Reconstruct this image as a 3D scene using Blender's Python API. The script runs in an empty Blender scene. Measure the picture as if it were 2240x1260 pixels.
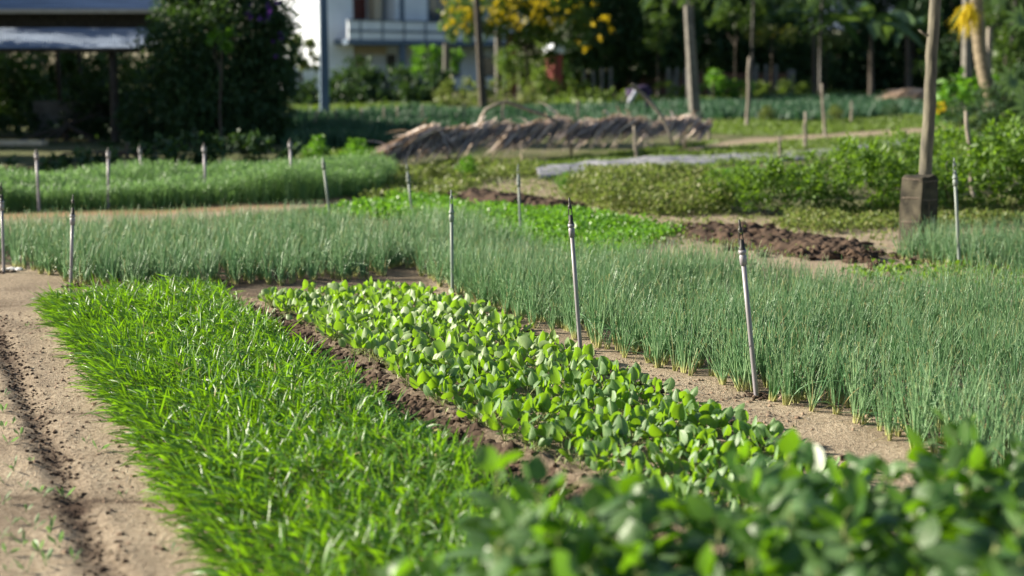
import bpy, math, random
import numpy as np
from mathutils import Vector

# ------------------------------------------------------------------ camera, sky, sun, exposure
SC = bpy.context.scene
COL = SC.collection
H = 1.6                      # eye height
FPX, CX, CY, YH = 3111.0, 1120.0, 630.0, 150.0
PITCH = math.atan((CY - YH) / FPX)
cam_d = bpy.data.cameras.new('camera'); cam = bpy.data.objects.new('camera', cam_d); COL.objects.link(cam)
cam.location = (0, 0, H); cam.rotation_euler = (math.pi / 2 - PITCH, 0, 0)
cam_d.sensor_width = 36.0; cam_d.lens = 50.0; cam_d.clip_end = 3000; cam_d.clip_start = 0.05
cam_d.dof.use_dof = True; cam_d.dof.focus_distance = 7.6; cam_d.dof.aperture_fstop = 1.45
SC.camera = cam
SUN_EL, SUN_AZ = math.radians(25), math.radians(-80)      # azimuth clockwise from +Y (view direction)
S = np.array([math.sin(SUN_AZ) * math.cos(SUN_EL), math.cos(SUN_AZ) * math.cos(SUN_EL), math.sin(SUN_EL)])
W = bpy.data.worlds.new('World'); SC.world = W; W.use_nodes = True
nt = W.node_tree; bg = nt.nodes['Background']
sky = nt.nodes.new('ShaderNodeTexSky'); sky.sky_type = 'NISHITA'; sky.sun_disc = False
sky.sun_elevation = SUN_EL; sky.sun_rotation = SUN_AZ
nt.links.new(sky.outputs[0], bg.inputs[0]); bg.inputs[1].default_value = 0.052
sun_d = bpy.data.lights.new('sun', 'SUN'); sun_d.energy = 5.0; sun_d.angle = math.radians(0.5); sun_d.color = (1.0, 0.91, 0.75)
sun = bpy.data.objects.new('sun', sun_d); COL.objects.link(sun)
sun.rotation_euler = Vector((-S[0], -S[1], -S[2])).to_track_quat('-Z', 'Y').to_euler()
sun.location = (-20, 5, 30)
SC.view_settings.view_transform = 'Standard'; SC.view_settings.look = 'None'
SC.view_settings.exposure = 1.44; SC.view_settings.gamma = 1.0
SC.render.engine = 'CYCLES'
cy = SC.cycles
cy.max_bounces = 7; cy.diffuse_bounces = 3; cy.glossy_bounces = 2; cy.transmission_bounces = 5; cy.transparent_max_bounces = 4
cy.use_denoising = True; cy.caustics_reflective = False; cy.caustics_refractive = False

# ------------------------------------------------------------------ helpers
R = np.random.default_rng(7)
sp_, cp_ = math.sin(PITCH), math.cos(PITCH)

def rays(px):
    px = np.atleast_2d(np.asarray(px, float))
    u = (px[:, 0] - CX) / FPX; v = (CY - px[:, 1]) / FPX
    return np.stack([u, cp_ + v * sp_, -sp_ + v * cp_], 1)

def gnd(px, z=0.0):
    d = rays(px); t = (z - H) / d[:, 2]
    return np.array([0, 0, H]) + d * t[:, None]

def g1(x, y, z=0.0):
    return gnd([(x, y)], z)[0]

def dep(x, y, d):
    r = rays([(x, y)])[0]
    return np.array([0, 0, H]) + r * (d / r[1])

def nrm(a):
    return a / np.maximum(np.linalg.norm(a, axis=-1, keepdims=True), 1e-9)

def inpoly(p, poly):
    x, y = p[:, 0], p[:, 1]; r = np.zeros(len(p), bool); n = len(poly); j = n - 1
    for i in range(n):
        xi, yi = poly[i][:2]; xj, yj = poly[j][:2]
        with np.errstate(divide='ignore', invalid='ignore'):
            c = ((yi > y) != (yj > y)) & (x < (xj - xi) * (y - yi) / (yj - yi + 1e-12) + xi)
        r ^= c; j = i
    return r

def segdist(p, line):
    """distance of points to a polyline, xy"""
    best = np.full(len(p), 1e9)
    for a, b in zip(line[:-1], line[1:]):
        a = np.array(a[:2]); b = np.array(b[:2]); ab = b - a
        t = np.clip(((p[:, :2] - a) @ ab) / (ab @ ab), 0, 1)
        best = np.minimum(best, np.linalg.norm(p[:, :2] - a - t[:, None] * ab, axis=1))
    return best

def scatter(pxpoly, step, jit=0.5, z=0.0, rng=R, rot=0.42):
    """jittered grid in a ground polygon given by its corner pixels, rows along the beds"""
    poly = gnd(pxpoly, z)[:, :2]
    c, s = math.cos(rot), math.sin(rot); M = np.array([[c, s], [-s, c]])
    q = poly @ M.T
    lo, hi = q.min(0), q.max(0)
    gx, gy = np.meshgrid(np.arange(lo[0], hi[0], step), np.arange(lo[1], hi[1], step))
    p = np.stack([gx.ravel(), gy.ravel()], 1) + rng.uniform(-jit, jit, (gx.size, 2)) * step
    p = p @ M
    p = p[inpoly(p, poly)]
    return np.column_stack([p, np.full(len(p), z)])

def scatter_px(pxpoly, n, z=0.0, rng=R):
    """points spread evenly over a far strip"""
    a = np.array(pxpoly, float); lo, hi = a.min(0), a.max(0)
    p = rng.uniform(lo, hi, (n * 4, 2)); p = p[inpoly(p, a)][:n]
    return gnd(p, z)

def vnoise(x, y, seed=0):
    xi = np.floor(x).astype(np.int64); yi = np.floor(y).astype(np.int64); fx = x - xi; fy = y - yi
    def h(a, b):
        n = (a * 374761393 + b * 668265263 + seed * 1274126177) & 0xFFFFFFFF
        n = ((n ^ (n >> 13)) * 1274126177) & 0xFFFFFFFF
        return ((n ^ (n >> 16)) & 0xFFFF) / 65535.0
    fx = fx * fx * (3 - 2 * fx); fy = fy * fy * (3 - 2 * fy)
    return (h(xi, yi) * (1 - fx) + h(xi + 1, yi) * fx) * (1 - fy) + (h(xi, yi + 1) * (1 - fx) + h(xi + 1, yi + 1) * fx) * fy

def fbm(x, y, f, o=4, seed=0):
    r = 0; a = 0.5
    for k in range(o):
        r = r + a * (vnoise(x * f, y * f, seed + k) - 0.5); f *= 2.03; a *= 0.5
    return r

class MB:
    """collects quads and links them as ONE mesh object"""
    def __init__(self): self.V = []; self.Q = []; self.C = []; self.M = []; self.n = 0
    def add(self, V, Q, tint=0.5, tip=0.5, mi=0, acr=0.0):
        V = np.asarray(V, float).reshape(-1, 3); Q = np.asarray(Q, np.int64).reshape(-1, 4)
        c = np.ones((len(V), 4), np.float32); c[:, 0] = tint; c[:, 1] = tip; c[:, 2] = acr
        self.V.append(V); self.Q.append(Q + self.n); self.C.append(c); self.M.append(np.full(len(Q), mi, np.int32)); self.n += len(V)
        return self
    def data(self, name, mats, smooth=True, origin=None):
        V = np.concatenate(self.V); Q = np.concatenate(self.Q); C = np.concatenate(self.C); Mi = np.concatenate(self.M)
        if origin is not None: V = V - np.asarray(origin)
        me = bpy.data.meshes.new(name)
        me.vertices.add(len(V)); me.vertices.foreach_set('co', V.astype(np.float32).ravel())
        me.loops.add(Q.size); me.loops.foreach_set('vertex_index', Q.astype(np.int32).ravel())
        me.polygons.add(len(Q)); me.polygons.foreach_set('loop_start', np.arange(0, Q.size, 4, dtype=np.int32))
        me.polygons.foreach_set('loop_total', np.full(len(Q), 4, np.int32))
        me.polygons.foreach_set('material_index', Mi)
        me.polygons.foreach_set('use_smooth', np.full(len(Q), smooth))
        a = me.color_attributes.new('Col', 'FLOAT_COLOR', 'POINT'); a.data.foreach_set('color', C.ravel())
        me.update(calc_edges=True)
        for m in (mats if isinstance(mats, (list, tuple)) else [mats]): me.materials.append(m)
        return me
    def build(self, name, mats, parent=None, smooth=True, origin=None):
        me = self.data(name, mats, smooth, origin)
        o = bpy.data.objects.new(name, me); COL.objects.link(o)
        if origin is not None: o.location = origin
        if parent is not None: o.parent = parent
        return o

def leafgrid(mb, P, D, L, Wd, side, bend, S=3, C=1, prof=None, cup=0.0, tint=None, mi=0, twist=None):
    P = np.asarray(P, float); N = len(P)
    L = np.broadcast_to(np.asarray(L, float), (N,)); Wd = np.broadcast_to(np.asarray(Wd, float), (N,))
    bend = np.broadcast_to(np.asarray(bend, float), (N, 3)); side = np.broadcast_to(side, (N, 3))
    t = np.linspace(0, 1, S + 1)
    pos = P[:, None] + L[:, None, None] * (t[None, :, None] * D[:, None] + (t ** 2)[None, :, None] * bend[:, None])
    tan = nrm(D[:, None] + 2 * t[None, :, None] * bend[:, None])
    sd = np.broadcast_to(side[:, None], tan.shape)
    sd = nrm(sd - (sd * tan).sum(-1, keepdims=True) * tan)
    nm = np.cross(sd, tan)
    if twist is not None:
        a = twist[:, None, None] * t[None, :, None]
        sd, nm = sd * np.cos(a) + nm * np.sin(a), nm * np.cos(a) - sd * np.sin(a)
    w = (prof(t) if prof is not None else np.array([1 - 0.9 * x for x in t]))
    c = np.linspace(-1, 1, C + 1)
    hw = Wd[:, None] * w[None] * 0.5
    V = pos[:, :, None] + sd[:, :, None] * (hw[..., None] * c)[..., None] + nm[:, :, None] * (hw[..., None] * (cup if np.isscalar(cup) else np.asarray(cup)[:, None, None]) * c ** 2)[..., None]
    K = C + 1
    base = (np.arange(S)[:, None] * K + np.arange(C)[None]).ravel()
    q = np.stack([base, base + 1, base + K + 1, base + K], 1)
    Q = (np.arange(N) * (S + 1) * K)[:, None, None] + q[None]
    tt = np.repeat((tint if tint is not None else R.uniform(0, 1, N)), (S + 1) * K)
    tp = np.tile(np.repeat(t, K), N)
    mb.add(V, Q, tt, tp, mi, np.tile(np.abs(c), N * (S + 1)))

def tubes(mb, P, D, L, r0, r1, bend, S=4, K=3, tint=None, mi=0):
    P = np.asarray(P, float); N = len(P)
    L = np.broadcast_to(np.asarray(L, float), (N,)); r0 = np.broadcast_to(np.asarray(r0, float), (N,)); r1 = np.broadcast_to(np.asarray(r1, float), (N,))
    bend = np.broadcast_to(np.asarray(bend, float), (N, 3))
    t = np.linspace(0, 1, S + 1)
    pos = P[:, None] + L[:, None, None] * (t[None, :, None] * D[:, None] + (t ** 2)[None, :, None] * bend[:, None])
    tan = nrm(D[:, None] + 2 * t[None, :, None] * bend[:, None])
    ref = np.where(np.abs(tan[..., 2:3]) > 0.9, np.array([1.0, 0, 0]), np.array([0, 0, 1.0]))
    a = nrm(np.cross(tan, ref)); b = np.cross(tan, a)
    th = np.arange(K) * 2 * np.pi / K
    r = r0[:, None] * (1 - t) + r1[:, None] * t
    V = pos[:, :, None] + r[:, :, None, None] * (a[:, :, None] * np.cos(th)[None, None, :, None] + b[:, :, None] * np.sin(th)[None, None, :, None])
    i, j = np.meshgrid(np.arange(S), np.arange(K), indexing='ij'); i = i.ravel(); j = j.ravel()
    q = np.stack([i * K + j, i * K + (j + 1) % K, (i + 1) * K + (j + 1) % K, (i + 1) * K + j], 1)
    Q = (np.arange(N) * (S + 1) * K)[:, None, None] + q[None]
    tt = np.repeat((tint if tint is not None else R.uniform(0, 1, N)), (S + 1) * K)
    mb.add(V, Q, tt, np.tile(np.repeat(t, K), N), mi)

def lathe(mb, a, b, prof, K=12, mi=0, tint=0.5, caps=True, rough=0.0):
    """revolve prof [(t along a->b, radius)]"""
    a = np.asarray(a, float); b = np.asarray(b, float); d = nrm(b - a)
    ref = np.array([1.0, 0, 0]) if abs(d[2]) > 0.9 else np.array([0, 0, 1.0])
    u = nrm(np.cross(d, ref)); v = np.cross(d, u); th = np.arange(K) * 2 * np.pi / K
    V = []
    for t, r in prof:
        rr = r * (1 + rough * R.uniform(-1, 1, K))
        V.append(a + (b - a) * t + rr[:, None] * (np.cos(th)[:, None] * u + np.sin(th)[:, None] * v))
    S = len(prof) - 1; Q = []
    for i in range(S):
        for j in range(K): Q.append((i * K + j, i * K + (j + 1) % K, (i + 1) * K + (j + 1) % K, (i + 1) * K + j))
    if caps:
        for o in (0, S * K):
            for k in range(K // 2 - 1): Q.append((o, o + 2 * k + 1, o + 2 * k + 2, o + 2 * k + 3))
    tp = np.repeat([p[0] for p in prof], K)
    mb.add(np.concatenate(V), Q, tint, tp, mi)

def poly_tube(mb, pts, rad, K=8, mi=0, rough=0.0):
    pts = np.asarray(pts, float); n = len(pts); rad = np.broadcast_to(rad, (n,))
    tan = nrm(np.gradient(pts, axis=0)); V = []
    ref = np.array([0.3, 1.0, 0.2])
    for p, d, r in zip(pts, tan, rad):
        u = nrm(np.cross(d, ref)); v = np.cross(d, u); th = np.arange(K) * 2 * np.pi / K
        rr = r * (1 + rough * R.uniform(-1, 1, K))
        V.append(p + rr[:, None] * (np.cos(th)[:, None] * u + np.sin(th)[:, None] * v))
    Q = [(i * K + j, i * K + (j + 1) % K, (i + 1) * K + (j + 1) % K, (i + 1) * K + j) for i in range(n - 1) for j in range(K)]
    for o in (0, (n - 1) * K):
        for k in range(K // 2 - 1): Q.append((o, o + 2 * k + 1, o + 2 * k + 2, o + 2 * k + 3))
    mb.add(np.concatenate(V), Q, 0.5, np.repeat(np.linspace(0, 1, n), K), mi)

def box(mb, c, s, M=None, mi=0, tint=0.5):
    """box centred at c with size s; M: 3x3 matrix (columns = local axes)"""
    k = np.array([(-1, -1, -1), (1, -1, -1), (1, 1, -1), (-1, 1, -1), (-1, -1, 1), (1, -1, 1), (1, 1, 1), (-1, 1, 1)], float) * 0.5 * np.asarray(s, float)
    if M is not None: k = k @ np.asarray(M, float).T
    mb.add(k + np.asarray(c, float), [(0, 3, 2, 1), (4, 5, 6, 7), (0, 1, 5, 4), (1, 2, 6, 5), (2, 3, 7, 6), (3, 0, 4, 7)], tint, 0.5, mi)

def rough_stone(mb, c, r, mi=0, seed=None, n=3):
    """a lumpy clod: subdivided cube pushed to a noisy ball"""
    g = np.linspace(-1, 1, n + 1); V = []; Q = []; m = 0
    for ax in range(3):
        for sg in (-1, 1):
            a, b = np.meshgrid(g, g, indexing='ij'); f = np.zeros((n + 1, n + 1, 3))
            f[..., ax] = sg; f[..., (ax + 1) % 3] = a; f[..., (ax + 2) % 3] = b * sg
            V.append(f.reshape(-1, 3))
            for i in range(n):
                for j in range(n):
                    k = m + i * (n + 1) + j; Q.append((k, k + n + 1, k + n + 2, k + 1))
            m += (n + 1) ** 2
    V = nrm(np.concatenate(V)); ph = R.uniform(0, 6, 9)
    d = 1 + 0.22 * np.sin(V[:, 0] * 3.1 + ph[0]) * np.sin(V[:, 1] * 2.7 + ph[1]) + 0.16 * np.sin(V[:, 2] * 5.3 + ph[2] + V[:, 0] * 4) + 0.15 * np.sin(V[:, 1] * 9 + ph[3]) * np.sin(V[:, 0] * 8 + ph[4]) + .16 * np.sin(V[:, 0] * 15 + ph[5]) * np.sin(V[:, 1] * 13 + ph[6]) + .12 * np.sin(V[:, 2] * 17 + ph[7])
    mb.add(c + V * d[:, None] * np.asarray(r), Q, R.uniform(), 0.5, mi)

def tag(o, label=None, cat=None, group=None, kind=None):
    if label: o['label'] = label
    if cat: o['category'] = cat
    if group: o['group'] = group
    if kind: o['kind'] = kind
    return o

def empty(name, loc, label=None, cat=None, group=None):
    o = bpy.data.objects.new(name, None); COL.objects.link(o); o.location = tuple(loc); o.empty_display_size = 0.1
    return tag(o, label, cat, group)

def part(mb, name, mats, root, smooth=True):
    """link the mesh as a child of root, world coordinates kept"""
    o = mb.build(name, mats, None, smooth, origin=np.array(root.location if root.parent is None else root.matrix_basis.translation))
    o.location = (0, 0, 0); o.parent = root
    return o

def subpart(mb, name, mats, prt, root, smooth=True):
    o = mb.build(name, mats, None, smooth, origin=np.array(root.location)); o.location = (0, 0, 0); o.parent = prt
    return o

def copy_tree(o, parent=None):
    c = o.copy(); COL.objects.link(c); c.parent = parent
    for ch in list(o.children): copy_tree(ch, c)
    return c

# ------------------------------------------------------------------ materials
def new_mat(name):
    m = bpy.data.materials.new(name); m.use_nodes = True
    return m, m.node_tree, m.node_tree.nodes['Principled BSDF']

def leaf_mat(name, c1, c2, trans, tw=0.4, rough=0.45, spec=0.5, base=None, base_end=0.25, vein=0.0, tipc=None):
    """leaf: colour varies leaf by leaf (Col.r); base colour near the stem (Col.g); light passes through"""
    m, t, p = new_mat(name); N = t.nodes; Lk = t.links
    at = N.new('ShaderNodeAttribute'); at.attribute_name = 'Col'; sep = N.new('ShaderNodeSeparateColor'); Lk.new(at.outputs['Color'], sep.inputs[0])
    mx = N.new('ShaderNodeMix'); mx.data_type = 'RGBA'; mx.inputs[6].default_value = (*c1, 1); mx.inputs[7].default_value = (*c2, 1)
    Lk.new(sep.outputs[0], mx.inputs[0]); out = mx.outputs[2]
    tr = N.new('ShaderNodeRGB'); tr.outputs[0].default_value = (*trans, 1); trout = tr.outputs[0]
    if base is not None:
        mr = N.new('ShaderNodeMapRange'); mr.inputs[1].default_value = base_end * 0.35; mr.inputs[2].default_value = base_end; Lk.new(sep.outputs[1], mr.inputs[0])
        for k in range(2):
            m2 = N.new('ShaderNodeMix'); m2.data_type = 'RGBA'; m2.inputs[6].default_value = (*base, 1); Lk.new(mr.outputs[0], m2.inputs[0])
            Lk.new(out if k == 0 else trout, m2.inputs[7])
            if k == 0: out = m2.outputs[2]
            else: trout = m2.outputs[2]
    if tipc is not None:
        mr = N.new('ShaderNodeMapRange'); mr.inputs[1].default_value = 0.86; mr.inputs[2].default_value = 1.0; Lk.new(sep.outputs[1], mr.inputs[0])
        gt = N.new('ShaderNodeMath'); gt.operation = 'GREATER_THAN'; gt.inputs[1].default_value = 0.72; Lk.new(sep.outputs[0], gt.inputs[0])
        mu = N.new('ShaderNodeMath'); mu.operation = 'MULTIPLY'; Lk.new(gt.outputs[0], mu.inputs[0]); Lk.new(mr.outputs[0], mu.inputs[1])
        m2 = N.new('ShaderNodeMix'); m2.data_type = 'RGBA'; Lk.new(mu.outputs[0], m2.inputs[0]); Lk.new(out, m2.inputs[6]); m2.inputs[7].default_value = (*tipc, 1); out = m2.outputs[2]
    no = N.new('ShaderNodeTexNoise'); no.inputs['Scale'].default_value = 40; no.inputs['Detail'].default_value = 2
    tc = N.new('ShaderNodeTexCoord'); Lk.new(tc.outputs['Object'], no.inputs['Vector'])
    hv = N.new('ShaderNodeHueSaturation'); Lk.new(out, hv.inputs['Color'])
    mr2 = N.new('ShaderNodeMapRange'); mr2.inputs[1].default_value = 0.3; mr2.inputs[2].default_value = 0.7; mr2.inputs[3].default_value = 0.78; mr2.inputs[4].default_value = 1.25
    Lk.new(no.outputs[0], mr2.inputs[0]); Lk.new(mr2.outputs[0], hv.inputs['Value'])
    fin = hv.outputs[0]
    if vein:
        def mth(op, a, b):
            x = N.new('ShaderNodeMath'); x.operation = op
            for k, v in enumerate((a, b)):
                if v is None: continue
                if isinstance(v, (int, float)): x.inputs[k].default_value = v
                else: Lk.new(v, x.inputs[k])
            return x.outputs[0]
        ph = mth('SUBTRACT', mth('MULTIPLY', sep.outputs[1], 38.0), mth('MULTIPLY', sep.outputs[2], 11.0))
        sv = mth('MULTIPLY', mth('POWER', mth('ABSOLUTE', mth('SINE', ph, None), None), 9.0), 0.4)
        mid = N.new('ShaderNodeMapRange'); mid.inputs[1].default_value = .04; mid.inputs[2].default_value = .16; mid.inputs[3].default_value = 1; mid.inputs[4].default_value = 0; Lk.new(sep.outputs[2], mid.inputs[0])
        vf = mth('MULTIPLY', mth('MAXIMUM', sv, mid.outputs[0]), vein)
        mv = N.new('ShaderNodeMix'); mv.data_type = 'RGBA'; Lk.new(vf, mv.inputs[0]); Lk.new(fin, mv.inputs[6]); mv.inputs[7].default_value = (.34, .42, .20, 1); fin = mv.outputs[2]
        bp = N.new('ShaderNodeBump'); bp.inputs['Strength'].default_value = .35; bp.inputs['Distance'].default_value = .003; Lk.new(mth('SUBTRACT', no.outputs[0], vf), bp.inputs['Height']); Lk.new(bp.outputs[0], p.inputs['Normal'])
    Lk.new(fin, p.inputs['Base Color']); p.inputs['Roughness'].default_value = rough
    p.inputs['Specular IOR Level'].default_value = spec
    tl = N.new('ShaderNodeBsdfTranslucent'); Lk.new(trout, tl.inputs[0])
    ms = N.new('ShaderNodeMixShader'); ms.inputs[0].default_value = tw
    Lk.new(p.outputs[0], ms.inputs[1]); Lk.new(tl.outputs[0], ms.inputs[2]); Lk.new(ms.outputs[0], N['Material Output'].inputs[0])
    return m

def mat(name, c1, c2=None, rough=0.7, scale=8.0, spec=0.4, bump=0.0, stretch=(1, 1, 1), metal=0.0, detail=4):
    m, t, p = new_mat(name); N = t.nodes; Lk = t.links
    c2 = c2 or tuple(x * 0.75 for x in c1)
    tc = N.new('ShaderNodeTexCoord'); mp = N.new('ShaderNodeMapping'); mp.inputs['Scale'].default_value = stretch
    Lk.new(tc.outputs['Object'], mp.inputs[0])
    no = N.new('ShaderNodeTexNoise'); no.inputs['Scale'].default_value = scale; no.inputs['Detail'].default_value = detail; Lk.new(mp.outputs[0], no.inputs['Vector'])
    cr = N.new('ShaderNodeValToRGB'); cr.color_ramp.elements[0].position = 0.35; cr.color_ramp.elements[1].position = 0.65
    cr.color_ramp.elements[0].color = (*c1, 1); cr.color_ramp.elements[1].color = (*c2, 1)
    Lk.new(no.outputs[0], cr.inputs[0]); Lk.new(cr.outputs[0], p.inputs['Base Color'])
    p.inputs['Roughness'].default_value = rough; p.inputs['Specular IOR Level'].default_value = spec; p.inputs['Metallic'].default_value = metal
    if bump:
        b = N.new('ShaderNodeBump'); b.inputs['Strength'].default_value = bump; b.inputs['Distance'].default_value = 0.02
        Lk.new(no.outputs[0], b.inputs['Height']); Lk.new(b.outputs[0], p.inputs['Normal'])
    return m

GRASS = leaf_mat('grass_leaf', (.035, .13, .012), (.115, .25, .03), (.21, .43, .008), .43, .40, .65, tipc=(.40, .36, .12))
MUST = leaf_mat('mustard_leaf', (.06, .15, .04), (.16, .27, .115), (.26, .48, .010), .40, .48, .55, vein=.6)
PETI = leaf_mat('petiole', (.26, .32, .12), (.34, .38, .16), (.35, .40, .12), .3, .5, .4)
FORE = leaf_mat('broad_leaf', (.022, .085, .012), (.11, .20, .07), (.18, .39, .006), .43, .42, .8, vein=.3)
DRYL = leaf_mat('dry_leaf', (.40, .33, .15), (.52, .45, .24), (.40, .32, .12), .25, .6, .3)
ONION = leaf_mat('onion_leaf', (.085, .225, .095), (.30, .45, .23), (.23, .44, .07), .28, .40, .55, base=(.52, .52, .22), base_end=.20, tipc=(.58, .49, .19))
FEATH = leaf_mat('feathery_leaf', (.12, .23, .09), (.18, .30, .12), (.20, .36, .10), .4, .5, .4)
PARS = leaf_mat('parsley_leaf', (.07, .19, .02), (.11, .25, .03), (.18, .40, .02), .42, .42, .45)
BUSH = leaf_mat('bush_leaf', (.045, .11, .016), (.13, .21, .045), (.22, .40, .02), .4, .52, .4)
DRYG = leaf_mat('weed_leaf', (.09, .14, .03), (.20, .20, .07), (.20, .28, .05), .38, .5, .35)
LOWG = leaf_mat('low_grass', (.08, .14, .025), (.14, .20, .045), (.18, .28, .03), .38, .5, .4)
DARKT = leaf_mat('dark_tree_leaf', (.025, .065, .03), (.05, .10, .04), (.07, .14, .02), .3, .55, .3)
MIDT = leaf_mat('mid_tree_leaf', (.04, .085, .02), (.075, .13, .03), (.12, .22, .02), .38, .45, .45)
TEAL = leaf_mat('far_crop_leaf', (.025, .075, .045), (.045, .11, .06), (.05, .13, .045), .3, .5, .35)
YELL = leaf_mat('yellow_blossom', (.50, .38, .012), (.66, .52, .03), (.66, .52, .02), .4, .6, .2)
PURP = leaf_mat('purple_blossom', (.10, .04, .22), (.16, .07, .32), (.18, .06, .34), .4, .6, .2)
PINK = leaf_mat('pink_blossom', (.55, .25, .35), (.65, .35, .45), (.6, .3, .4), .4, .6, .2)
PALMD = leaf_mat('dry_palm_leaf', (.25, .24, .255), (.70, .56, .46), (.34, .23, .14), .2, .42, .5)  # greyer end takes in the leaflets' shade, paler end their lit streaks
PALML = leaf_mat('pale_thatch_leaf', (.42, .31, .22), (.58, .44, .33), (.4, .28, .15), .15, .55, .4)
BANA = leaf_mat('banana_leaf', (.05, .11, .045), (.10, .17, .07), (.14, .24, .04), .38, .36, .6)
PVC = mat('pvc_pipe', (.27, .25, .275), (.20, .185, .20), .42, 9, .5, stretch=(4, 4, .6))
PVCG = mat('old_pvc_pipe', (.22, .26, .24), (.13, .155, .135), .5, 8, .4, stretch=(4, 4, .6))
BLACK = mat('black_plastic', (.025, .026, .026), (.05, .045, .035), .5, 30)
WOODG = mat('weathered_wood', (.17, .155, .11), (.07, .065, .052), .75, 6, .3, .4, (6, 6, .7))
STAKE = mat('stake_wood', (.25, .22, .18), (.15, .13, .105), .75, 8, .3, .3, (5, 5, .8))
BARK = mat('dark_bark', (.10, .085, .07), (.05, .042, .035), .85, 7, .2, .5, (4, 4, 1))
BARKP = mat('pale_palm_bark', (.29, .24, .165), (.14, .11, .075), .8, 5, .25, .6, (1, 1, 9))
CONC = mat('old_concrete', (.075, .066, .046), (.022, .02, .015), .9, 9, .25, .6)
CONCP = mat('pale_concrete', (.17, .16, .14), (.10, .095, .085), .85, 5, .25, .3)
CONCB = mat('grey_concrete', (.20, .20, .20), (.13, .13, .13), .85, 4, .25, .3)
WHITE = mat('white_wall_paint', (.74, .79, .86), (.66, .71, .79), .7, 1.2, .3)
CREAM = mat('cream_wall_paint', (.62, .53, .38), (.55, .47, .34), .7, 1.5, .3)
SLATE = mat('slate_blue_paint', (.10, .15, .22), (.08, .12, .18), .6, 2, .3)
GLASS = mat('window_glass', (.03, .045, .06), (.04, .05, .07), .08, 1, .8)
DOORB = mat('red_brown_door', (.13, .03, .022), (.10, .025, .02), .5, 3)
BRICKR = mat('red_pier_paint', (.30, .055, .045), (.22, .045, .04), .7, 4)
TINM = mat('blue_grey_tin', (.32, .40, .54), (.10, .13, .18), .5, 2.2, .5, metal=.2, stretch=(.3, 5, 2))  # the blue includes the sky's reflection on the shed roof
PLANK = mat('tan_plank', (.74, .63, .48), (.58, .48, .35), .7, 5, .3, .2, (1, 8, 8))  # tan paled so the shaded bench planks look sunlit
TARP = mat('grey_ground_sheet', (.36, .35, .36), (.10, .105, .125), .5, 5, .5, .4, (1, 1.6, 1))
CLOD = mat('clod_soil', (.092, .062, .044), (.034, .024, .018), .95, 7, .15, .6)
CLODP = mat('pale_clod_soil', (.34, .25, .18), (.20, .14, .10), .95, 14, .15, .6)
WIRE = mat('rusty_wire', (.22, .17, .13), (.14, .10, .08), .6, 20)
CLOTHD = mat('dark_purple_cloth', (.035, .022, .06), (.05, .03, .08), .85, 10)
CLOTHW = mat('pale_blue_cloth', (.52, .54, .62), (.45, .47, .55), .85, 10)
SKIN = mat('skin', (.30, .17, .11), (.26, .15, .10), .6, 10)
PAPER = mat('white_litter', (.75, .75, .75), (.6, .6, .62), .6, 20)

# ------------------------------------------------------------------ layout (corners read off as ground points)
BED_GRASS = [(120, 672), (170, 745), (240, 840), (320, 950), (410, 1080), (500, 1220), (640, 1420), (1450, 1420), (1255, 1220), (1062, 1085), (910, 985), (762, 888), (614, 770), (466, 662)]
TRENCH = [(505, 662), (590, 705), (700, 780), (860, 882), (1000, 965), (1150, 1040), (1260, 1088), (1480, 1200), (1700, 1320)]
BED_MUST = [(556, 660), (718, 748), (886, 850), (1034, 940), (1182, 1012), (1350, 1090), (1540, 1190), (1950, 1190), (1850, 1075), (1700, 985), (1560, 925), (1430, 868), (1290, 797), (1170, 750), (1000, 676), (870, 640)]
BED_ONION = [(955, 625), (1010, 660), (1130, 712), (1280, 757), (1400, 792), (1560, 838), (1700, 882), (1800, 908), (1900, 948), (2050, 1012), (2330, 1130), (2420, 680), (2200, 670), (1900, 655), (1700, 632), (1500, 606), (1330, 590), (1200, 585), (1100, 548), (1000, 520), (900, 516), (840, 560), (875, 590)]
BED_ONION_R = [(1960, 556), (2060, 540), (2330, 530), (2330, 602), (2150, 600), (1975, 578)]
BED_ONION_A = [(-60, 573), (60, 592), (170, 628), (330, 634), (482, 630), (472, 575), (455, 520), (-60, 538)]
BED_ONION_B = [(505, 622), (640, 626), (840, 607), (885, 578), (860, 540), (720, 506), (462, 520), (480, 575)]
BED_FEATH = [(-80, 465), (240, 457), (640, 443), (830, 425), (865, 396), (640, 400), (300, 418), (-80, 436)]
BED_PARS = [(690, 470), (880, 436), (1010, 452), (1250, 470), (1490, 512), (1300, 592), (1130, 530), (900, 490)]
FURROW = [(-40, 650), (0, 742), (60, 880), (115, 1000), (170, 1120), (215, 1222), (290, 1400)]
CLODROW1 = [(1000, 432), (1080, 442), (1180, 455), (1260, 470)]
CLODROW2 = [(1530, 505), (1620, 522), (1720, 540), (1800, 556), (1900, 572)]
W_TR = gnd(TRENCH); W_FU = gnd(FURROW); W_C2 = gnd(CLODROW2); W_C1 = gnd(CLODROW1)

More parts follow.
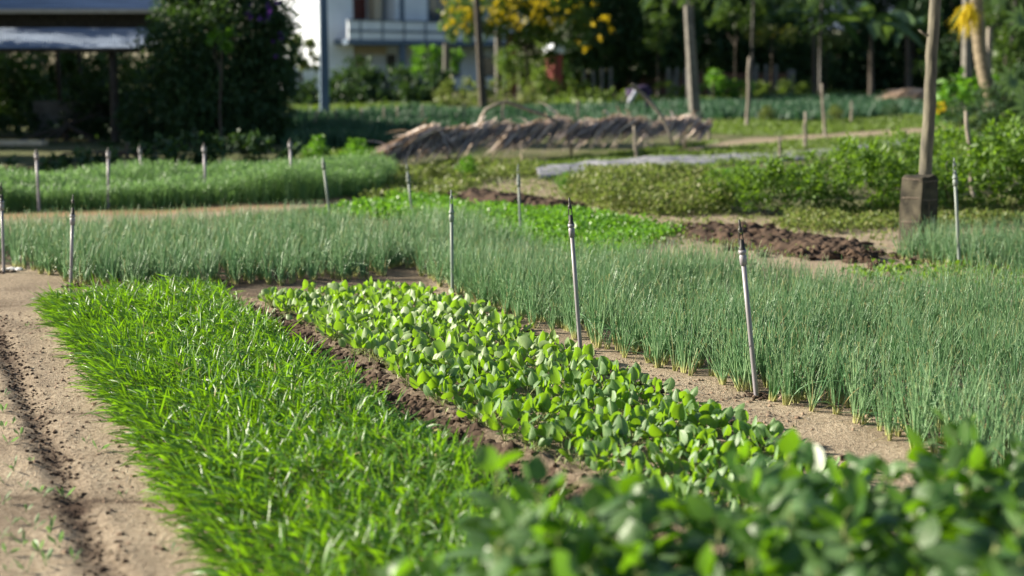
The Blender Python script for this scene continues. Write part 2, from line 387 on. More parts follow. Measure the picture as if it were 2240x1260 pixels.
def terrain(x, y):
    p = np.stack([x, y], 1); z = 0.012 * fbm(x, y, 1.3, 3, 3) * 2 + np.where(y < 16, .016 * fbm(x, y, 4.2, 2, 17), 0)
    near = y < 16
    d = segdist(p, W_TR); z = z - 0.10 * np.exp(-(d / 0.085) ** 2) + 0.018 * np.exp(-((d - 0.17) / 0.06) ** 2)
    z = z + np.where(d < 0.22, 0.05 * fbm(x, y, 16, 3, 11), 0)
    d2 = segdist(p, W_FU); z = z - 0.016 * np.exp(-(d2 / 0.05) ** 2) + 0.006 * np.exp(-((d2 - 0.09) / 0.05) ** 2) + np.where(d2 < 0.12, 0.03 * fbm(x, y, 18, 3, 5), 0)
    z = z + np.where(near, 0.008 * fbm(x, y, 14, 3, 21), 0)
    d3 = np.minimum(segdist(p, W_C2), segdist(p, W_C1)); z = z + 0.06 * np.exp(-(d3 / 0.25) ** 2) * (0.55 + 2.2 * fbm(x, y, 3.5, 2, 31))
    return z

DIRT = [(1470, 330), (1600, 307), (1760, 295), (2070, 276), (2070, 291), (1800, 306), (1640, 319), (1490, 340)]
# ------------------------------------------------------------------ ground
def ground():
    xs = np.concatenate([-np.geomspace(700, 3.3, 60), np.arange(-3.2, 4.0, 0.026), np.geomspace(4.0, 700, 64)])
    ys = np.concatenate([-np.geomspace(300, 1.2, 14), np.linspace(-1, 3.4, 12), np.arange(3.5, 11.0, 0.028), np.geomspace(11.03, 900, 170)])
    X, Y = np.meshgrid(xs, ys); x = X.ravel(); y = Y.ravel()
    z = terrain(x, y); V = np.stack([x, y, z], 1); nx = len(xs)
    i, j = np.meshgrid(np.arange(len(ys) - 1), np.arange(nx - 1), indexing='ij'); k = (i * nx + j).ravel()
    Q = np.stack([k, k + 1, k + nx + 1, k + nx], 1)
    p = V[:, :2]
    n1 = fbm(x, y, 2.2, 4, 41); n2 = fbm(x, y, 9, 3, 43)
    damp_shade = np.exp(-(segdist(p, W_TR) / 0.18) ** 2) * 1.0  # moist soil and the trench's shade, both put into the soil colour
    damp_shade = np.maximum(damp_shade, np.exp(-(segdist(p, W_FU) / 0.06) ** 2) * np.clip(0.7 + 1.6 * n2, 0, .9))  # furrow: dark clods and the ridge's shadow, together as colour
    # thin dark lines across the left bed, drawn in colour only
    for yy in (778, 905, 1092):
        a = gnd([(-60, yy - 2), (430, yy + 4)]); damp_shade = np.maximum(damp_shade, 0.75 * np.exp(-(segdist(p, a) / 0.02) ** 2) * np.clip(0.8 + 2 * n2, 0, 1))
    damp_shade = np.maximum(damp_shade, 0.55 * inpoly(p, gnd([(430, 670), (470, 590), (560, 590), (900, 575), (960, 640), (860, 645), (560, 660)])[:, :2]))  # cross path between the beds, its shade put into the colour
    damp_shade = np.maximum(damp_shade, np.exp(-(segdist(p, W_C2) / 0.3) ** 2) * 0.5)
    damp_shade = np.clip(damp_shade + np.clip(n1 * 1.6, 0, 0.42) * (y < 12), 0, 1)
    green = np.clip((y - 13.5) / 2.0, 0, 1) * np.clip(0.85 + 0.9 * n1, 0, 1)
    for P in ([(1060, 395), (1180, 392), (1320, 440), (1560, 470), (1960, 500), (1960, 560), (1900, 590), (1480, 540), (1300, 470), (1000, 440)],
              DIRT, [(-80, 470), (400, 458), (830, 425), (830, 442), (400, 480), (-80, 492)]):
        green = np.where(inpoly(p, gnd(P)[:, :2]), green * 0.1, green)
    for bed in (BED_ONION, BED_ONION_A, BED_ONION_B): damp_shade = np.maximum(damp_shade, 0.25 * inpoly(p, gnd(bed)[:, :2]))
    orange = inpoly(p, gnd([(-80, 462), (400, 448), (860, 422), (860, 434), (400, 466), (-80, 480)])[:, :2]) * 1.0
    mb = MB(); mb.add(V, Q, damp_shade, green); mb.C[0][:, 2] = orange
    m, t, pr = new_mat('field_soil'); N = t.nodes; Lk = t.links
    at = N.new('ShaderNodeAttribute'); at.attribute_name = 'Col'; sep = N.new('ShaderNodeSeparateColor'); Lk.new(at.outputs['Color'], sep.inputs[0])
    tc = N.new('ShaderNodeTexCoord')
    def noise(s, d=5):
        n = N.new('ShaderNodeTexNoise'); n.inputs['Scale'].default_value = s; n.inputs['Detail'].default_value = d; Lk.new(tc.outputs['Object'], n.inputs['Vector']); return n
    nA = noise(3.0); nB = noise(45, 6); nC = noise(160, 3); nG = noise(1.2)
    def ramp(src, a, ca, b, cb):
        r = N.new('ShaderNodeValToRGB'); r.color_ramp.elements[0].position = a; r.color_ramp.elements[1].position = b
        r.color_ramp.elements[0].color = (*ca, 1); r.color_ramp.elements[1].color = (*cb, 1); Lk.new(src, r.inputs[0]); return r.outputs[0]
    def mixc(f, a, b, typ='MIX'):
        x = N.new('ShaderNodeMix'); x.data_type = 'RGBA'; x.blend_type = typ
        for s, v in ((0, f), (6, a), (7, b)):
            if isinstance(v, (int, float)): x.inputs[s].default_value = v
            elif isinstance(v, tuple): x.inputs[s].default_value = (*v, 1)
            else: Lk.new(v, x.inputs[s])
        return x.outputs[2]
    sand = ramp(nA.outputs[0], .35, (.46, .385, .285), .68, (.34, .28, .205))
    sand = mixc(0.8, sand, ramp(nB.outputs[0], .40, (.62, .58, .54), .58, (1, 1, 1)), 'MULTIPLY')
    sand = mixc(0.5, sand, ramp(nC.outputs[0], .38, (.55, .5, .46), .55, (1, 1, 1)), 'MULTIPLY')
    sand = mixc(sep.outputs[2], sand, (.36, .23, .13))
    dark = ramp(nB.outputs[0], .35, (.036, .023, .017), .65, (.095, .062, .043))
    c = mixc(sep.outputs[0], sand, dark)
    gr = ramp(nG.outputs[0], .35, (.04, .065, .016), .7, (.09, .11, .03))
    c = mixc(sep.outputs[1], c, gr)
    Lk.new(c, pr.inputs['Base Color']); pr.inputs['Roughness'].default_value = .95; pr.inputs['Specular IOR Level'].default_value = .15
    ad = N.new('ShaderNodeMath'); ad.operation = 'ADD'; Lk.new(nB.outputs[0], ad.inputs[0]); Lk.new(nC.outputs[0], ad.inputs[1])
    b = N.new('ShaderNodeBump'); b.inputs['Strength'].default_value = .75; b.inputs['Distance'].default_value = .02; Lk.new(ad.outputs[0], b.inputs['Height']); Lk.new(b.outputs[0], pr.inputs['Normal'])
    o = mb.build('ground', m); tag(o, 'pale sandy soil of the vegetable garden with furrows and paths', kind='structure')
ground()

def tz(P):
    P = np.array(P, float); P[:, 2] = terrain(P[:, 0], P[:, 1]); return P

def dirs(az, el):
    return np.stack([np.sin(az) * np.cos(el), np.cos(az) * np.cos(el), np.sin(el)], 1)

def side_of(D, rnd=0.5, rng=R):
    h = np.stack([-D[:, 1], D[:, 0], np.zeros(len(D))], 1) + 1e-4
    return nrm(nrm(h) + rng.normal(0, rnd, D.shape))

def lens(t): return np.maximum(np.sin(np.pi * np.clip(t, 0.02, .995) ** 0.8), 0.04) ** 0.8
def blade(t): return np.clip(1.15 * np.minimum(t * 5 + .35, 1) * (1 - t ** 2.2), .03, 1)
def spoon(t): return np.maximum(np.sin(np.pi * np.clip(t, 0, 1) ** .82), .0) ** .62 * (1 - .12 * t) + .03 * (t < 1)
def ovate(t): return np.maximum(np.sqrt(np.clip(1 - (2 * t ** 0.85 - 1) ** 2, 0, 1)), .05)
def acute(t): return np.maximum(np.sin(np.pi * np.clip(t, .0, 1) ** 0.72) ** 0.9, .03)

# ------------------------------------------------------------------ bed of bright narrow-leaved greens (left)
def grass_bed():
    P = tz(scatter(BED_GRASS, 0.038)); N = len(P)
    poly = gnd(BED_GRASS)[:, :2]
    dl = segdist(P, gnd(BED_GRASS[0:7])); dr = segdist(P, gnd(BED_GRASS[8:14])); df = segdist(P, gnd([BED_GRASS[0], BED_GRASS[-1]]))
    n = np.array([.911, .411, 0]); r = np.array([-.411, .911, 0])
    out = -n * np.exp(-dl / .22)[:, None] * 1.15 + n * np.exp(-dr / .14)[:, None] * .35 + r * np.exp(-df / .15)[:, None] * .5
    lean = out + np.array([-.22, .02, 0]) + R.normal(0, .22, (N, 3)) * np.array([1, 1, 0])
    D = nrm(lean + np.array([0, 0, 1.0])); Hs = R.uniform(.12, .215, N) * (0.75 + .25 * np.minimum(1, np.minimum(dl, dr) / .15)) * (1 + .9 * fbm(P[:, 0], P[:, 1], 2.5, 2, 8))
    patch = .5 + 1.3 * fbm(P[:, 0], P[:, 1], 3.5, 3, 77)
    mb = MB()
    tubes(mb, P, D, Hs, .0022, .0012, np.array([0, 0, -.12]) + out * .15, 3, 3, mi=1)
    for k in range(6):
        f = .28 + .72 * (k / 5.0) + R.uniform(-.05, .05, N); f = np.clip(f, .2, 1)
        B = P + D * (Hs * f)[:, None] + (np.array([0, 0, -.12]) + out * .15) * (Hs * f * f)[:, None]
        az = R.uniform(-np.pi, np.pi, N); el = R.uniform(.25, 1.15, N)
        d = nrm(dirs(az, el) + out * 1.0 + np.array([-.30, .05, 0]))
        L = R.uniform(.06, .14, N) * np.where(R.random(N) < .12, 1.3, 1); bend = np.array([0, 0, -1.0]) * R.uniform(.05, .42, N)[:, None] + np.column_stack([R.normal(0, .06, (N, 2)), np.zeros(N)])
        leafgrid(mb, B, d, L, R.uniform(.006, .012, N) * np.where(R.random(N) < .12, 1.5, 1), side_of(d, .35), bend, 4, 2, blade, .35, tint=np.clip(patch + R.normal(0, .22, N), 0, 1), twist=R.normal(0, .9, N))
    k = R.random(N) < .10; d = nrm(D[k] + R.normal(0, .6, (k.sum(), 3))); leafgrid(mb, P[k] + D[k] * (Hs[k] * R.uniform(.3, .95, k.sum()))[:, None], d, R.uniform(.06, .12, k.sum()), R.uniform(.004, .009, k.sum()), side_of(d, .6), np.array([0, 0, -.45]), 4, 1, blade, mi=2)
    k = R.random(N) < .06
    leafgrid(mb, P[k], nrm(D[k] + np.array([0, 0, .5])), R.uniform(.22, .30, k.sum()), .009, side_of(D[k], .4), np.array([0, 0, -.2]), 5, 2, blade, .3)
    o = mb.build('leafy_grass', [GRASS, PETI, DRYL]); tag(o, 'bed of bright green narrow-leaved greens beside the bare path', 'grass crop', kind='stuff')
grass_bed()

# ------------------------------------------------------------------ young mustard plants
def mustard_mesh(seed, nl, sc=1.0):
    g = np.random.default_rng(seed)
    az = np.arange(nl) * 2.4 + g.uniform(0, 6); el = g.uniform(.7, 1.38, nl); pl = g.uniform(.04, .085, nl) * sc
    D = dirs(az, el); base = dirs(az, np.zeros(nl)) * .004
    st = MB(); bd = np.array([0, 0, -.12])
    tubes(st, base, D, pl * 1.08, .0024 * sc, .0016 * sc, bd, 3, 4, tint=g.uniform(0, 1, nl))
    tip = base + pl[:, None] * (D + bd)
    lf = MB(); d2 = nrm(D + np.column_stack([g.normal(0, .28, (nl, 2)), g.uniform(-.15, .6, nl)]))
    L = g.uniform(.045, .100, nl) * sc
    leafgrid(lf, tip - d2 * .004, d2, L, L * g.uniform(.52, .76, nl), side_of(d2, .55, g), np.column_stack([g.normal(0, .1, (nl, 2)), -g.uniform(.05, .38, nl)]), 7, 4, spoon, g.uniform(.1, .7, nl), tint=g.uniform(0, 1, nl), twist=g.normal(0, .5, nl))
    # two seed leaves near the ground
    a2 = g.uniform(0, 6) + np.array([0, np.pi]); d3 = dirs(a2, np.array([.6, .7])); tubes(st, np.zeros((2, 3)), d3, .03 * sc, .0014, .001, bd, 2, 3)
    leafgrid(lf, d3 * .028 * sc, nrm(d3 - np.array([0, 0, .3])), .022 * sc, .018 * sc, side_of(d3, .2, g), np.array([0, 0, -.2]), 3, 2, ovate, .1, tint=np.array([1., .9]))
    return lf, st

def mustard():
    P = tz(scatter(BED_MUST, 0.096, .5)); R.shuffle(P)
    vis = np.argsort(P[:, 1]); P = P[vis]
    # plants hidden behind the front planting stay in the mass
    front = P[:, 1] < 4.6; ordr = np.concatenate([P[~front], P[front]]); first = ordr[:300]; rest = ordr[300:]
    V = []
    for k in range(10):
        lf, st = mustard_mesh(100 + k, 4 + k % 3, .95 + .05 * (k % 4))
        V.append((lf, st, lf.data('mustard_leaves', MUST), st.data('stem', PETI)))
    lab = 'young mustard plant with upright spoon-shaped leaves in the bed beside the dark trench'
    for i, p in enumerate(first):
        lf, st, ml, ms = V[i % 10]
        o = bpy.data.objects.new('mustard_plant', ml); COL.objects.link(o); o.location = p
        s = R.uniform(.72, 1.30); o.scale = (s, s, s); o.rotation_euler = (R.normal(0, .08), R.normal(-.08, .08), R.uniform(0, 6.28))
        tag(o, lab, 'mustard plant', 'young mustard plants in the bed')
        c = bpy.data.objects.new('stem', ms); COL.objects.link(c); c.parent = o
    mb = MB()
    for i, p in enumerate(rest):
        a = R.uniform(0, 6.28); s = R.uniform(.82, 1.25); M = np.array([[math.cos(a), -math.sin(a), 0], [math.sin(a), math.cos(a), 0], [0, 0, 1]]) * s
        for b, mi in ((V[i % 10][0], 0), (V[i % 10][1], 1)):
            for v, q, c in zip(b.V, b.Q, b.C):
                mb.add(v @ M.T + p, q - q.min(), c[:, 0], c[:, 1], mi)
    if rest.size:
        o = mb.build('mustard_seedlings', [MUST, PETI]); tag(o, 'rest of the young mustard bed behind the front leaves', 'mustard plants', kind='stuff')
    # small weeds and thinned seedlings between the plants
    Pw = tz(scatter(BED_MUST, .06, .5)); Pw = Pw[R.random(len(Pw)) < .7]; mb = MB(); d = dirs(R.uniform(0, 6.28, len(Pw)), R.uniform(.7, 1.4, len(Pw)))
    for k in range(3):
        d = dirs(R.uniform(0, 6.28, len(Pw)), R.uniform(.6, 1.4, len(Pw))); leafgrid(mb, Pw, d, R.uniform(.03, .065, len(Pw)), .006, side_of(d), np.array([0, 0, -.2]), 2, 1, blade)
    o = mb.build('seedling_weeds', PETI); tag(o, 'tiny pale seedlings and weeds between the mustard plants', 'weeds', kind='stuff')
mustard()

# ------------------------------------------------------------------ front planting: broad leaves close to the lens
def fore_mesh(seed):
    """one upright stem with alternate leaves"""
    g = np.random.default_rng(seed); lf = MB(); st = MB()
    L = g.uniform(.48, .60); a0 = g.uniform(0, 6.28); D = dirs(np.array([a0]), np.array([g.uniform(1.25, 1.5)])); bd = np.array([[g.normal(0, .05), g.normal(0, .05), -.03]])
    tubes(st, np.zeros((1, 3)), D, L, .005, .0025, bd, 6, 6)
    n = 26; f = np.linspace(.26, 1.0, n); B = D * (L * f)[:, None] + bd * (L * f * f)[:, None]
    az = a0 + np.arange(n) * 2.4 + g.normal(0, .3, n); el = np.linspace(.0, .95, n) + g.normal(0, .15, n); d = dirs(az, el); pl = np.linspace(.065, .02, n)
    tubes(st, B, d, pl, .0019, .0014, np.array([0, 0, -.1]), 2, 4)
    l = np.linspace(.148, .082, n) * g.uniform(.85, 1.15, n); d2 = nrm(d + np.column_stack([g.normal(0, .25, (n, 2)), g.uniform(-.55, .35, n)]))
    leafgrid(lf, B + (d + np.array([0, 0, -.1])) * pl[:, None], d2, l, l * g.uniform(.55, .70, n), side_of(d2, .4, g), np.column_stack([g.normal(0, .08, (n, 2)), -g.uniform(.1, .45, n)]), 6, 4, acute, g.uniform(-.1, .5, n), tint=g.uniform(0, 1, n), twist=g.normal(0, .35, n))
    return lf.data('leaves', FORE), st.data('stem', PETI)

def fore():
    V = [fore_mesh(300 + k) for k in range(9)]
    poly = np.array([(-.46, 2.15), (-.28, 2.6), (-.13, 3.05), (-.03, 3.28), (.25, 3.36), (.65, 3.52), (.9, 3.76), (1.35, 3.8), (2.3, 3.95), (2.1, 2.15)])
    q = .108
    gx, gy = np.meshgrid(np.arange(-.7, 2.4, q), np.arange(2.1, 4.4, q)); P = np.stack([gx.ravel(), gy.ravel()], 1); P += R.uniform(-.4, .4, P.shape) * q
    P = P[inpoly(P, poly)]; P = P[np.abs(P[:, 0]) < .36 * P[:, 1] + .2]; P = P[R.random(len(P)) < .97]
    P = P[np.argsort(-P[:, 1])][:300]
    for i, p in enumerate(P):
        l, s = V[i % 9]; o = bpy.data.objects.new('broadleaf_plant', l); COL.objects.link(o); o.location = (p[0], p[1], 0)
        k = R.uniform(.86, 1.14) * (1.04 + .03 * p[0]); o.scale = (k, k, k); o.rotation_euler = (R.normal(0, .10), R.normal(0, .10), R.uniform(0, 6.28))
        tag(o, 'tall leafy green plant in the blurred planting nearest the viewer', 'leafy plant', 'broad-leaved plants closest to the viewer')
        c = bpy.data.objects.new('stem', s); COL.objects.link(c); c.parent = o
fore()

# ------------------------------------------------------------------ spring onions
def onion_leaves(mb, P, nl, h0, h1, rad, rng=R, S=5, K=3, spread=.16):
    N = len(P); rep = np.repeat(np.arange(N), nl); M = len(rep)
    az = rng.uniform(0, 6.28, M); off = rng.uniform(.002, .018, M)
    B = P[rep] + np.column_stack([np.sin(az) * off, np.cos(az) * off, np.zeros(M)])
    el = np.pi / 2 - np.abs(rng.normal(0, spread, M)); D = dirs(az, el)
    L = rng.uniform(h0, h1, M); bend = dirs(az, np.zeros(M)) * rng.normal(.06, .08, M)[:, None] + np.column_stack([rng.normal(.02, .05, (M, 2)), np.zeros(M)])
    fl = rng.random(M) < .07
    bend[fl] += np.column_stack([rng.normal(0, .5, (fl.sum(), 2)), np.full(fl.sum(), -.55)])
    tn = rng.uniform(0, 1, M); dry = rng.random(M) < .05; ok = ~dry
    tubes(mb, B[ok], D[ok], L[ok], rad * 1.1, rad * .22, bend[ok], S, K, tint=tn[ok])
    if dry.any(): tubes(mb, B[dry], D[dry], L[dry] * .85, rad * .8, rad * .2, bend[dry] * 1.6 + np.array([0, 0, -.15]), S, K, tint=tn[dry], mi=1)

def onions():
    P = tz(scatter(BED_ONION, .086, .6)); near = segdist(P, gnd(BED_ONION[0:11])); o = np.argsort(near + .03 * P[:, 1]); P = P[o]
    inv = np.abs(P[:, 0]) < .40 * P[:, 1] + .2; P = np.concatenate([P[inv], P[~inv]])
    front, rest = P[:300], P[300:]
    V = []
    for k in range(12):
        mb = MB(); g = np.random.default_rng(500 + k); onion_leaves(mb, np.zeros((1, 3)), 8 + k % 5, .17, .38, .0036, g, 6, 4, .22); V.append(mb.data('onion_leaves', [ONION, DRYL]))
    for i, p in enumerate(front):
        ob = bpy.data.objects.new('spring_onion', V[i % 12]); COL.objects.link(ob); ob.location = p; s = R.uniform(.74, 1.12)
        ob.scale = (s, s, s * R.uniform(.9, 1.1)); ob.rotation_euler = (R.normal(0, .06), R.normal(0, .06), R.uniform(0, 6.28))
        tag(ob, 'spring onion clump with pale base on the front edge of the onion bed', 'spring onion', 'spring onions along the sandy path')
    mb = MB(); rest = rest[R.random(len(rest)) < .80 + .9 * fbm(rest[:, 0], rest[:, 1], 1.4, 2, 91)]; hf = fbm(rest[:, 0], rest[:, 1], .9, 2, 92)
    for sel, a, b in ((hf < -.06, .15, .31), ((hf >= -.06) & (hf < .06), .18, .37), (hf >= .06, .21, .42)): onion_leaves(mb, rest[sel], 10, a, b, .0035, spread=.24)
    tag(mb.build('spring_onions', [ONION, DRYL]), 'mass of blue-green spring onions filling the large middle bed', 'onion crop', kind='stuff')
    for nm, bed, lab, h in (('spring_onions', BED_ONION_R, 'small patch of spring onions beside the concrete post', .31), ('spring_onions', BED_ONION_A, 'back bed of spring onions behind the bright green bed', .33), ('spring_onions', BED_ONION_B, 'back bed of spring onions behind the mustard plants', .33)):
        mb = MB(); Q = tz(scatter(bed, .095, .6)); e = segdist(Q, gnd(list(bed) + [bed[0]])); Q = Q[R.random(len(Q)) < (.35 + e / .25 if h < .32 else .75 + e / .1)]; Q = Q[R.random(len(Q)) < .85 + .8 * fbm(Q[:, 0], Q[:, 1], 1.2, 2, 93)]; onion_leaves(mb, Q, 11, h * .5, h * 1.12, .0042, S=4, spread=.24)
        tag(mb.build(nm, [ONION, DRYL]), lab, 'onion crop', kind='stuff')
onions()

# ------------------------------------------------------------------ other low crops
def feath():
    P = scatter(BED_FEATH, .075, .5); N = len(P); mb = MB()
    hh = (.30 + .10 * np.clip((P[:, 0] + 5.5) / 4.5, 0, 1)) * np.clip(1 + 1.5 * fbm(P[:, 0], P[:, 1], 1.1, 3, 55), .5, 1.5); P = P[:]
    for k in range(7):
        d = dirs(R.uniform(0, 6.28, N), np.pi / 2 - np.abs(R.normal(0, .2, N))); L = R.uniform(.75, 1.1, N) * hh
        B = P + np.column_stack([R.normal(0, .03, (N, 2)), np.zeros(N)])
        leafgrid(mb, B, d, L, .009, side_of(d, .6), np.column_stack([R.normal(0, .12, (N, 2)), np.full(N, -.05)]), 4, 1, blade)
        for f in (.6, .8, .95):
            B2 = B + d * (L * f)[:, None]; d2 = dirs(R.uniform(0, 6.28, N), R.uniform(.2, 1.2, N)); leafgrid(mb, B2, d2, R.uniform(.05, .1, N), .012, side_of(d2), np.array([0, 0, -.1]), 2, 1, lens)
    tag(mb.build('feathery_crop', FEATH), 'long bed of tall feathery pale green crop at the far left', 'feathery crop', kind='stuff')
feath()

DIRT = [(1470, 330), (1600, 307), (1760, 295), (2070, 276), (2070, 291), (1800, 306), (1640, 319), (1490, 340)]
def tufts(name, mt, pts, h, n, lw, label, cat, spread=.7, S=2, rng=R, prof=None):
    if name == 'low_grass': pts = pts[~inpoly(pts, gnd(DIRT)[:, :2])]
    mb = MB(); N = len(pts)
    sc = np.maximum(pts[:, 1] / 16.0, .8); hv = np.clip(1 + 2.2 * fbm(pts[:, 0], pts[:, 1], 1.6 * 16 / np.maximum(16, pts[:, 1].mean()), 3, len(pts) % 97), .35, 1.9)
    for k in range(n):
        d = dirs(rng.uniform(0, 6.28, N), np.pi / 2 - np.abs(rng.normal(0, spread, N))); d[:, 2] = np.abs(d[:, 2]) + .1
        B = pts + np.column_stack([rng.normal(0, .05, (N, 2)) * sc[:, None], rng.uniform(0, h * .7, N) * hv if prof is not None else np.zeros(N)])
        leafgrid(mb, B, nrm(d), rng.uniform(.5, 1.1, N) * (h * hv if prof is None else lw * 1.5), lw * sc * rng.uniform(.7, 1.3, N), side_of(d), np.column_stack([rng.normal(0, .12, (N, 2)), np.full(N, -.15)]), S, 1, prof or blade)
    return tag(mb.build(name, mt), label, cat, kind='stuff')

tufts('parsley_patch', PARS, scatter(BED_PARS, .062, .5), .13, 9, .034, 'low bright green leafy patch behind the spring onions', 'parsley crop', 1.0, 2, prof=ovate)
tufts('ground_weeds', DRYG, scatter([(800, 442), (845, 378), (1000, 358), (1160, 366), (1180, 384), (1060, 396), (1010, 430)], .10, .5), .16, 9, .035, 'weedy low green growth below the dry palm fronds', 'weeds', .9, 2, prof=lens)
tufts('ground_weeds', DRYG, scatter([(1240, 440), (1300, 402), (1560, 398), (1600, 470), (1480, 476), (1330, 468)], .085, .5), .34, 18, .036, 'straggly olive weeds in front of the bright herb strip', 'weeds', .9, 2, prof=lens)
tufts('ground_weeds', DRYG, scatter([(1690, 500), (1740, 474), (1960, 462), (2300, 455), (2300, 490), (2060, 500), (1960, 505), (1800, 512)], .08, .5), .14, 12, .032, 'olive green weeds along the foot of the leafy bushes', 'weeds', .9, 2, prof=lens)
tufts('herb_strip', PARS, scatter([(1340, 412), (1380, 396), (1640, 380), (1640, 392), (1560, 404)], .08, .5), .15, 10, .045, 'bright green herb strip in front of the grey sheets', 'herb crop', .9, 2, prof=ovate)
tufts('low_grass', LOWG, scatter_px([(1000, 374), (1260, 350), (1560, 312), (2060, 268), (2300, 268), (2300, 300), (1900, 318), (1440, 348), (1180, 370)], 9000), .10, 3, .02, 'low mown grass strip between the palm fronds and grey sheets', 'grass')
tufts('low_grass', LOWG, scatter_px([(1290, 404), (1180, 388), (1250, 375), (1960, 318), (2300, 296), (2300, 330), (1700, 352), (1500, 374)], 5000), .10, 3, .02, 'low grass between the grey sheets and the bushes', 'grass')
tufts('low_grass', LOWG, scatter_px([(640, 258), (640, 238), (960, 230), (960, 246)], 2200), .25, 3, .03, 'thin sunlit grass strip in front of the far hedge', 'grass')
tufts('low_grass', LOWG, scatter_px([(1200, 232), (1200, 205), (1500, 200), (2050, 196), (2050, 212), (1560, 222)], 4200), .5, 3, .05, 'rough sunlit grass at the foot of the far trees', 'grass')
tufts('low_grass', LOWG, scatter_px([(1540, 292), (1540, 268), (1760, 262), (2300, 246), (2300, 270), (1700, 298)], 5000), .12, 4, .025, 'low green strip below the blue-green far plots', 'grass')
tufts('low_grass', LOWG, scatter_px([(620, 352), (640, 338), (860, 330), (850, 352), (830, 400), (640, 372)], 2500), .14, 4, .03, 'dim low growth left of the palm fronds', 'grass')
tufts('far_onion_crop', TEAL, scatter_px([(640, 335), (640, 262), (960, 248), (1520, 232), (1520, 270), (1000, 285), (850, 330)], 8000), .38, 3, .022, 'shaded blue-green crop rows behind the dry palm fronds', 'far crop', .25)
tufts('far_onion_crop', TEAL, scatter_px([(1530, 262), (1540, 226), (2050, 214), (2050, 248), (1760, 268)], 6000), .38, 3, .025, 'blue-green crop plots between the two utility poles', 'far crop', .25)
tufts('ground_weeds', DRYG, tz(scatter([(1060, 395), (1180, 392), (1320, 440), (1560, 470), (1960, 500), (1970, 575), (1480, 560), (1300, 470), (1000, 440)], .21, .6)), .07, 7, .03, 'scattered low weeds on the sandy ground around the soil ridges', 'weeds', 1.0, 2, prof=lens)
Pw = tz(np.concatenate([scatter([(1860, 590), (1960, 580), (2330, 605), (2330, 655), (2050, 640), (1880, 625)], .12, .5)]))
tufts('bed_weeds', BUSH, Pw, .07, 6, .04, 'small round-leaved weeds on the moist soil behind the onions', 'weeds', .8, 3, prof=ovate)

# sprouts on the bare bed at the left
def sprouts():
    V = []
    for k in range(4):
        mb = MB(); g = np.random.default_rng(k); d = dirs(g.uniform(0, 6.28, 3), g.uniform(.7, 1.3, 3)); tubes(mb, np.zeros((2, 3)), d[:2], .03, .001, .0008, np.zeros(3), 2, 3)
        leafgrid(mb, d * .012, d, g.uniform(.025, .05, 3), g.uniform(.008, .014, 3), side_of(d, .4, g), np.array([0, 0, -.3]), 3, 2, lens, .3); V.append(mb.data('sprout', FEATH))
    pts = [(18, 975), (30, 1035), (10, 1060), (55, 1075), (90, 1080), (58, 1120), (95, 1092), (75, 1160), (118, 1150), (52, 1195), (110, 1170), (160, 1225), (15, 1215), (60, 1250), (25, 1150), (5, 1105), (140, 1085), (20, 1250), (10, 940), (28, 930), (215, 990), (190, 968), (270, 1085), (10, 870), (8, 905), (60, 715), (95, 745), (375, 1210), (100, 1235), (45, 960), (35, 1180), (2, 1180), (85, 1210), (130, 1200), (70, 1020)]
    for i, q in enumerate(pts):
        o = bpy.data.objects.new('sprout', V[i % 4]); COL.objects.link(o); o.location = tz(gnd([q]))[0]; s = R.uniform(.8, 1.5) * (1.1 if q[1] > 900 else .8); o.scale = (s, s, s); o.rotation_euler = (0, 0, R.uniform(0, 6))
        tag(o, 'tiny green sprout on the bare sandy bed at the left', 'sprout', 'sprouts on the bare sandy bed')
sprouts()

# ------------------------------------------------------------------ soil clods
def clods(name, line, width, n, r0, r1, mt, label, nn=3, zlift=0.3):
    ln = gnd(line)[:, :2]; seg = np.linalg.norm(np.diff(ln, axis=0), axis=1); cum = np.concatenate([[0], np.cumsum(seg)]); mb = MB()
    for k in range(n):
        s = R.uniform(0, cum[-1]); i = min(np.searchsorted(cum, s) - 1, len(seg) - 1); i = max(i, 0); t = (s - cum[i]) / seg[i]
        p = ln[i] * (1 - t) + ln[i + 1] * t + R.normal(0, width, 2); r = r0 + (r1 - r0) * R.random() ** 2.2
        z = terrain(np.array([p[0]]), np.array([p[1]]))[0]
        rough_stone(mb, np.array([p[0], p[1], z + r * zlift]), np.array([r * R.uniform(.8, 1.4), r * R.uniform(.8, 1.3), r * R.uniform(.6, 1)]), n=nn)
    return tag(mb.build(name, mt, smooth=False), label, 'soil', kind='stuff')
clods('soil_clods', TRENCH[:8], .085, 3200, .002, .017, CLOD, 'crumbly dark soil along the trench between the two beds', 2)
clods('soil_clods', FURROW, .04, 1500, .002, .009, CLOD, 'dark crumbs in the furrow on the bare bed', 2)
clods('soil_clods', CLODROW2, .24, 420, .008, .07, CLOD, 'ridge of dark turned clods behind the onions', 4)
clods('soil_clods', CLODROW1, .22, 150, .012, .08, CLOD, 'ridge of brown clods behind the low green patch', 4)
clods('soil_clods', [(870, 640), (1000, 672), (1170, 752), (1290, 790), (1430, 862), (1560, 920), (1700, 975), (1850, 1030)], .05, 420, .005, .025, CLOD, 'loose crumbs along the far edge of the mustard bed', 2)
clods('soil_crumbs', [(960, 640), (1130, 730), (1280, 775), (1400, 820), (1560, 870), (1800, 935)], .16, 500, .003, .011, CLODP, 'small crumbs scattered on the sandy path', 2)
clods('soil_crumbs', [(60, 690), (150, 850), (240, 1000), (350, 1200)], .16, 700, .002, .009, CLODP, 'small crumbs scattered over the bare bed', 2)
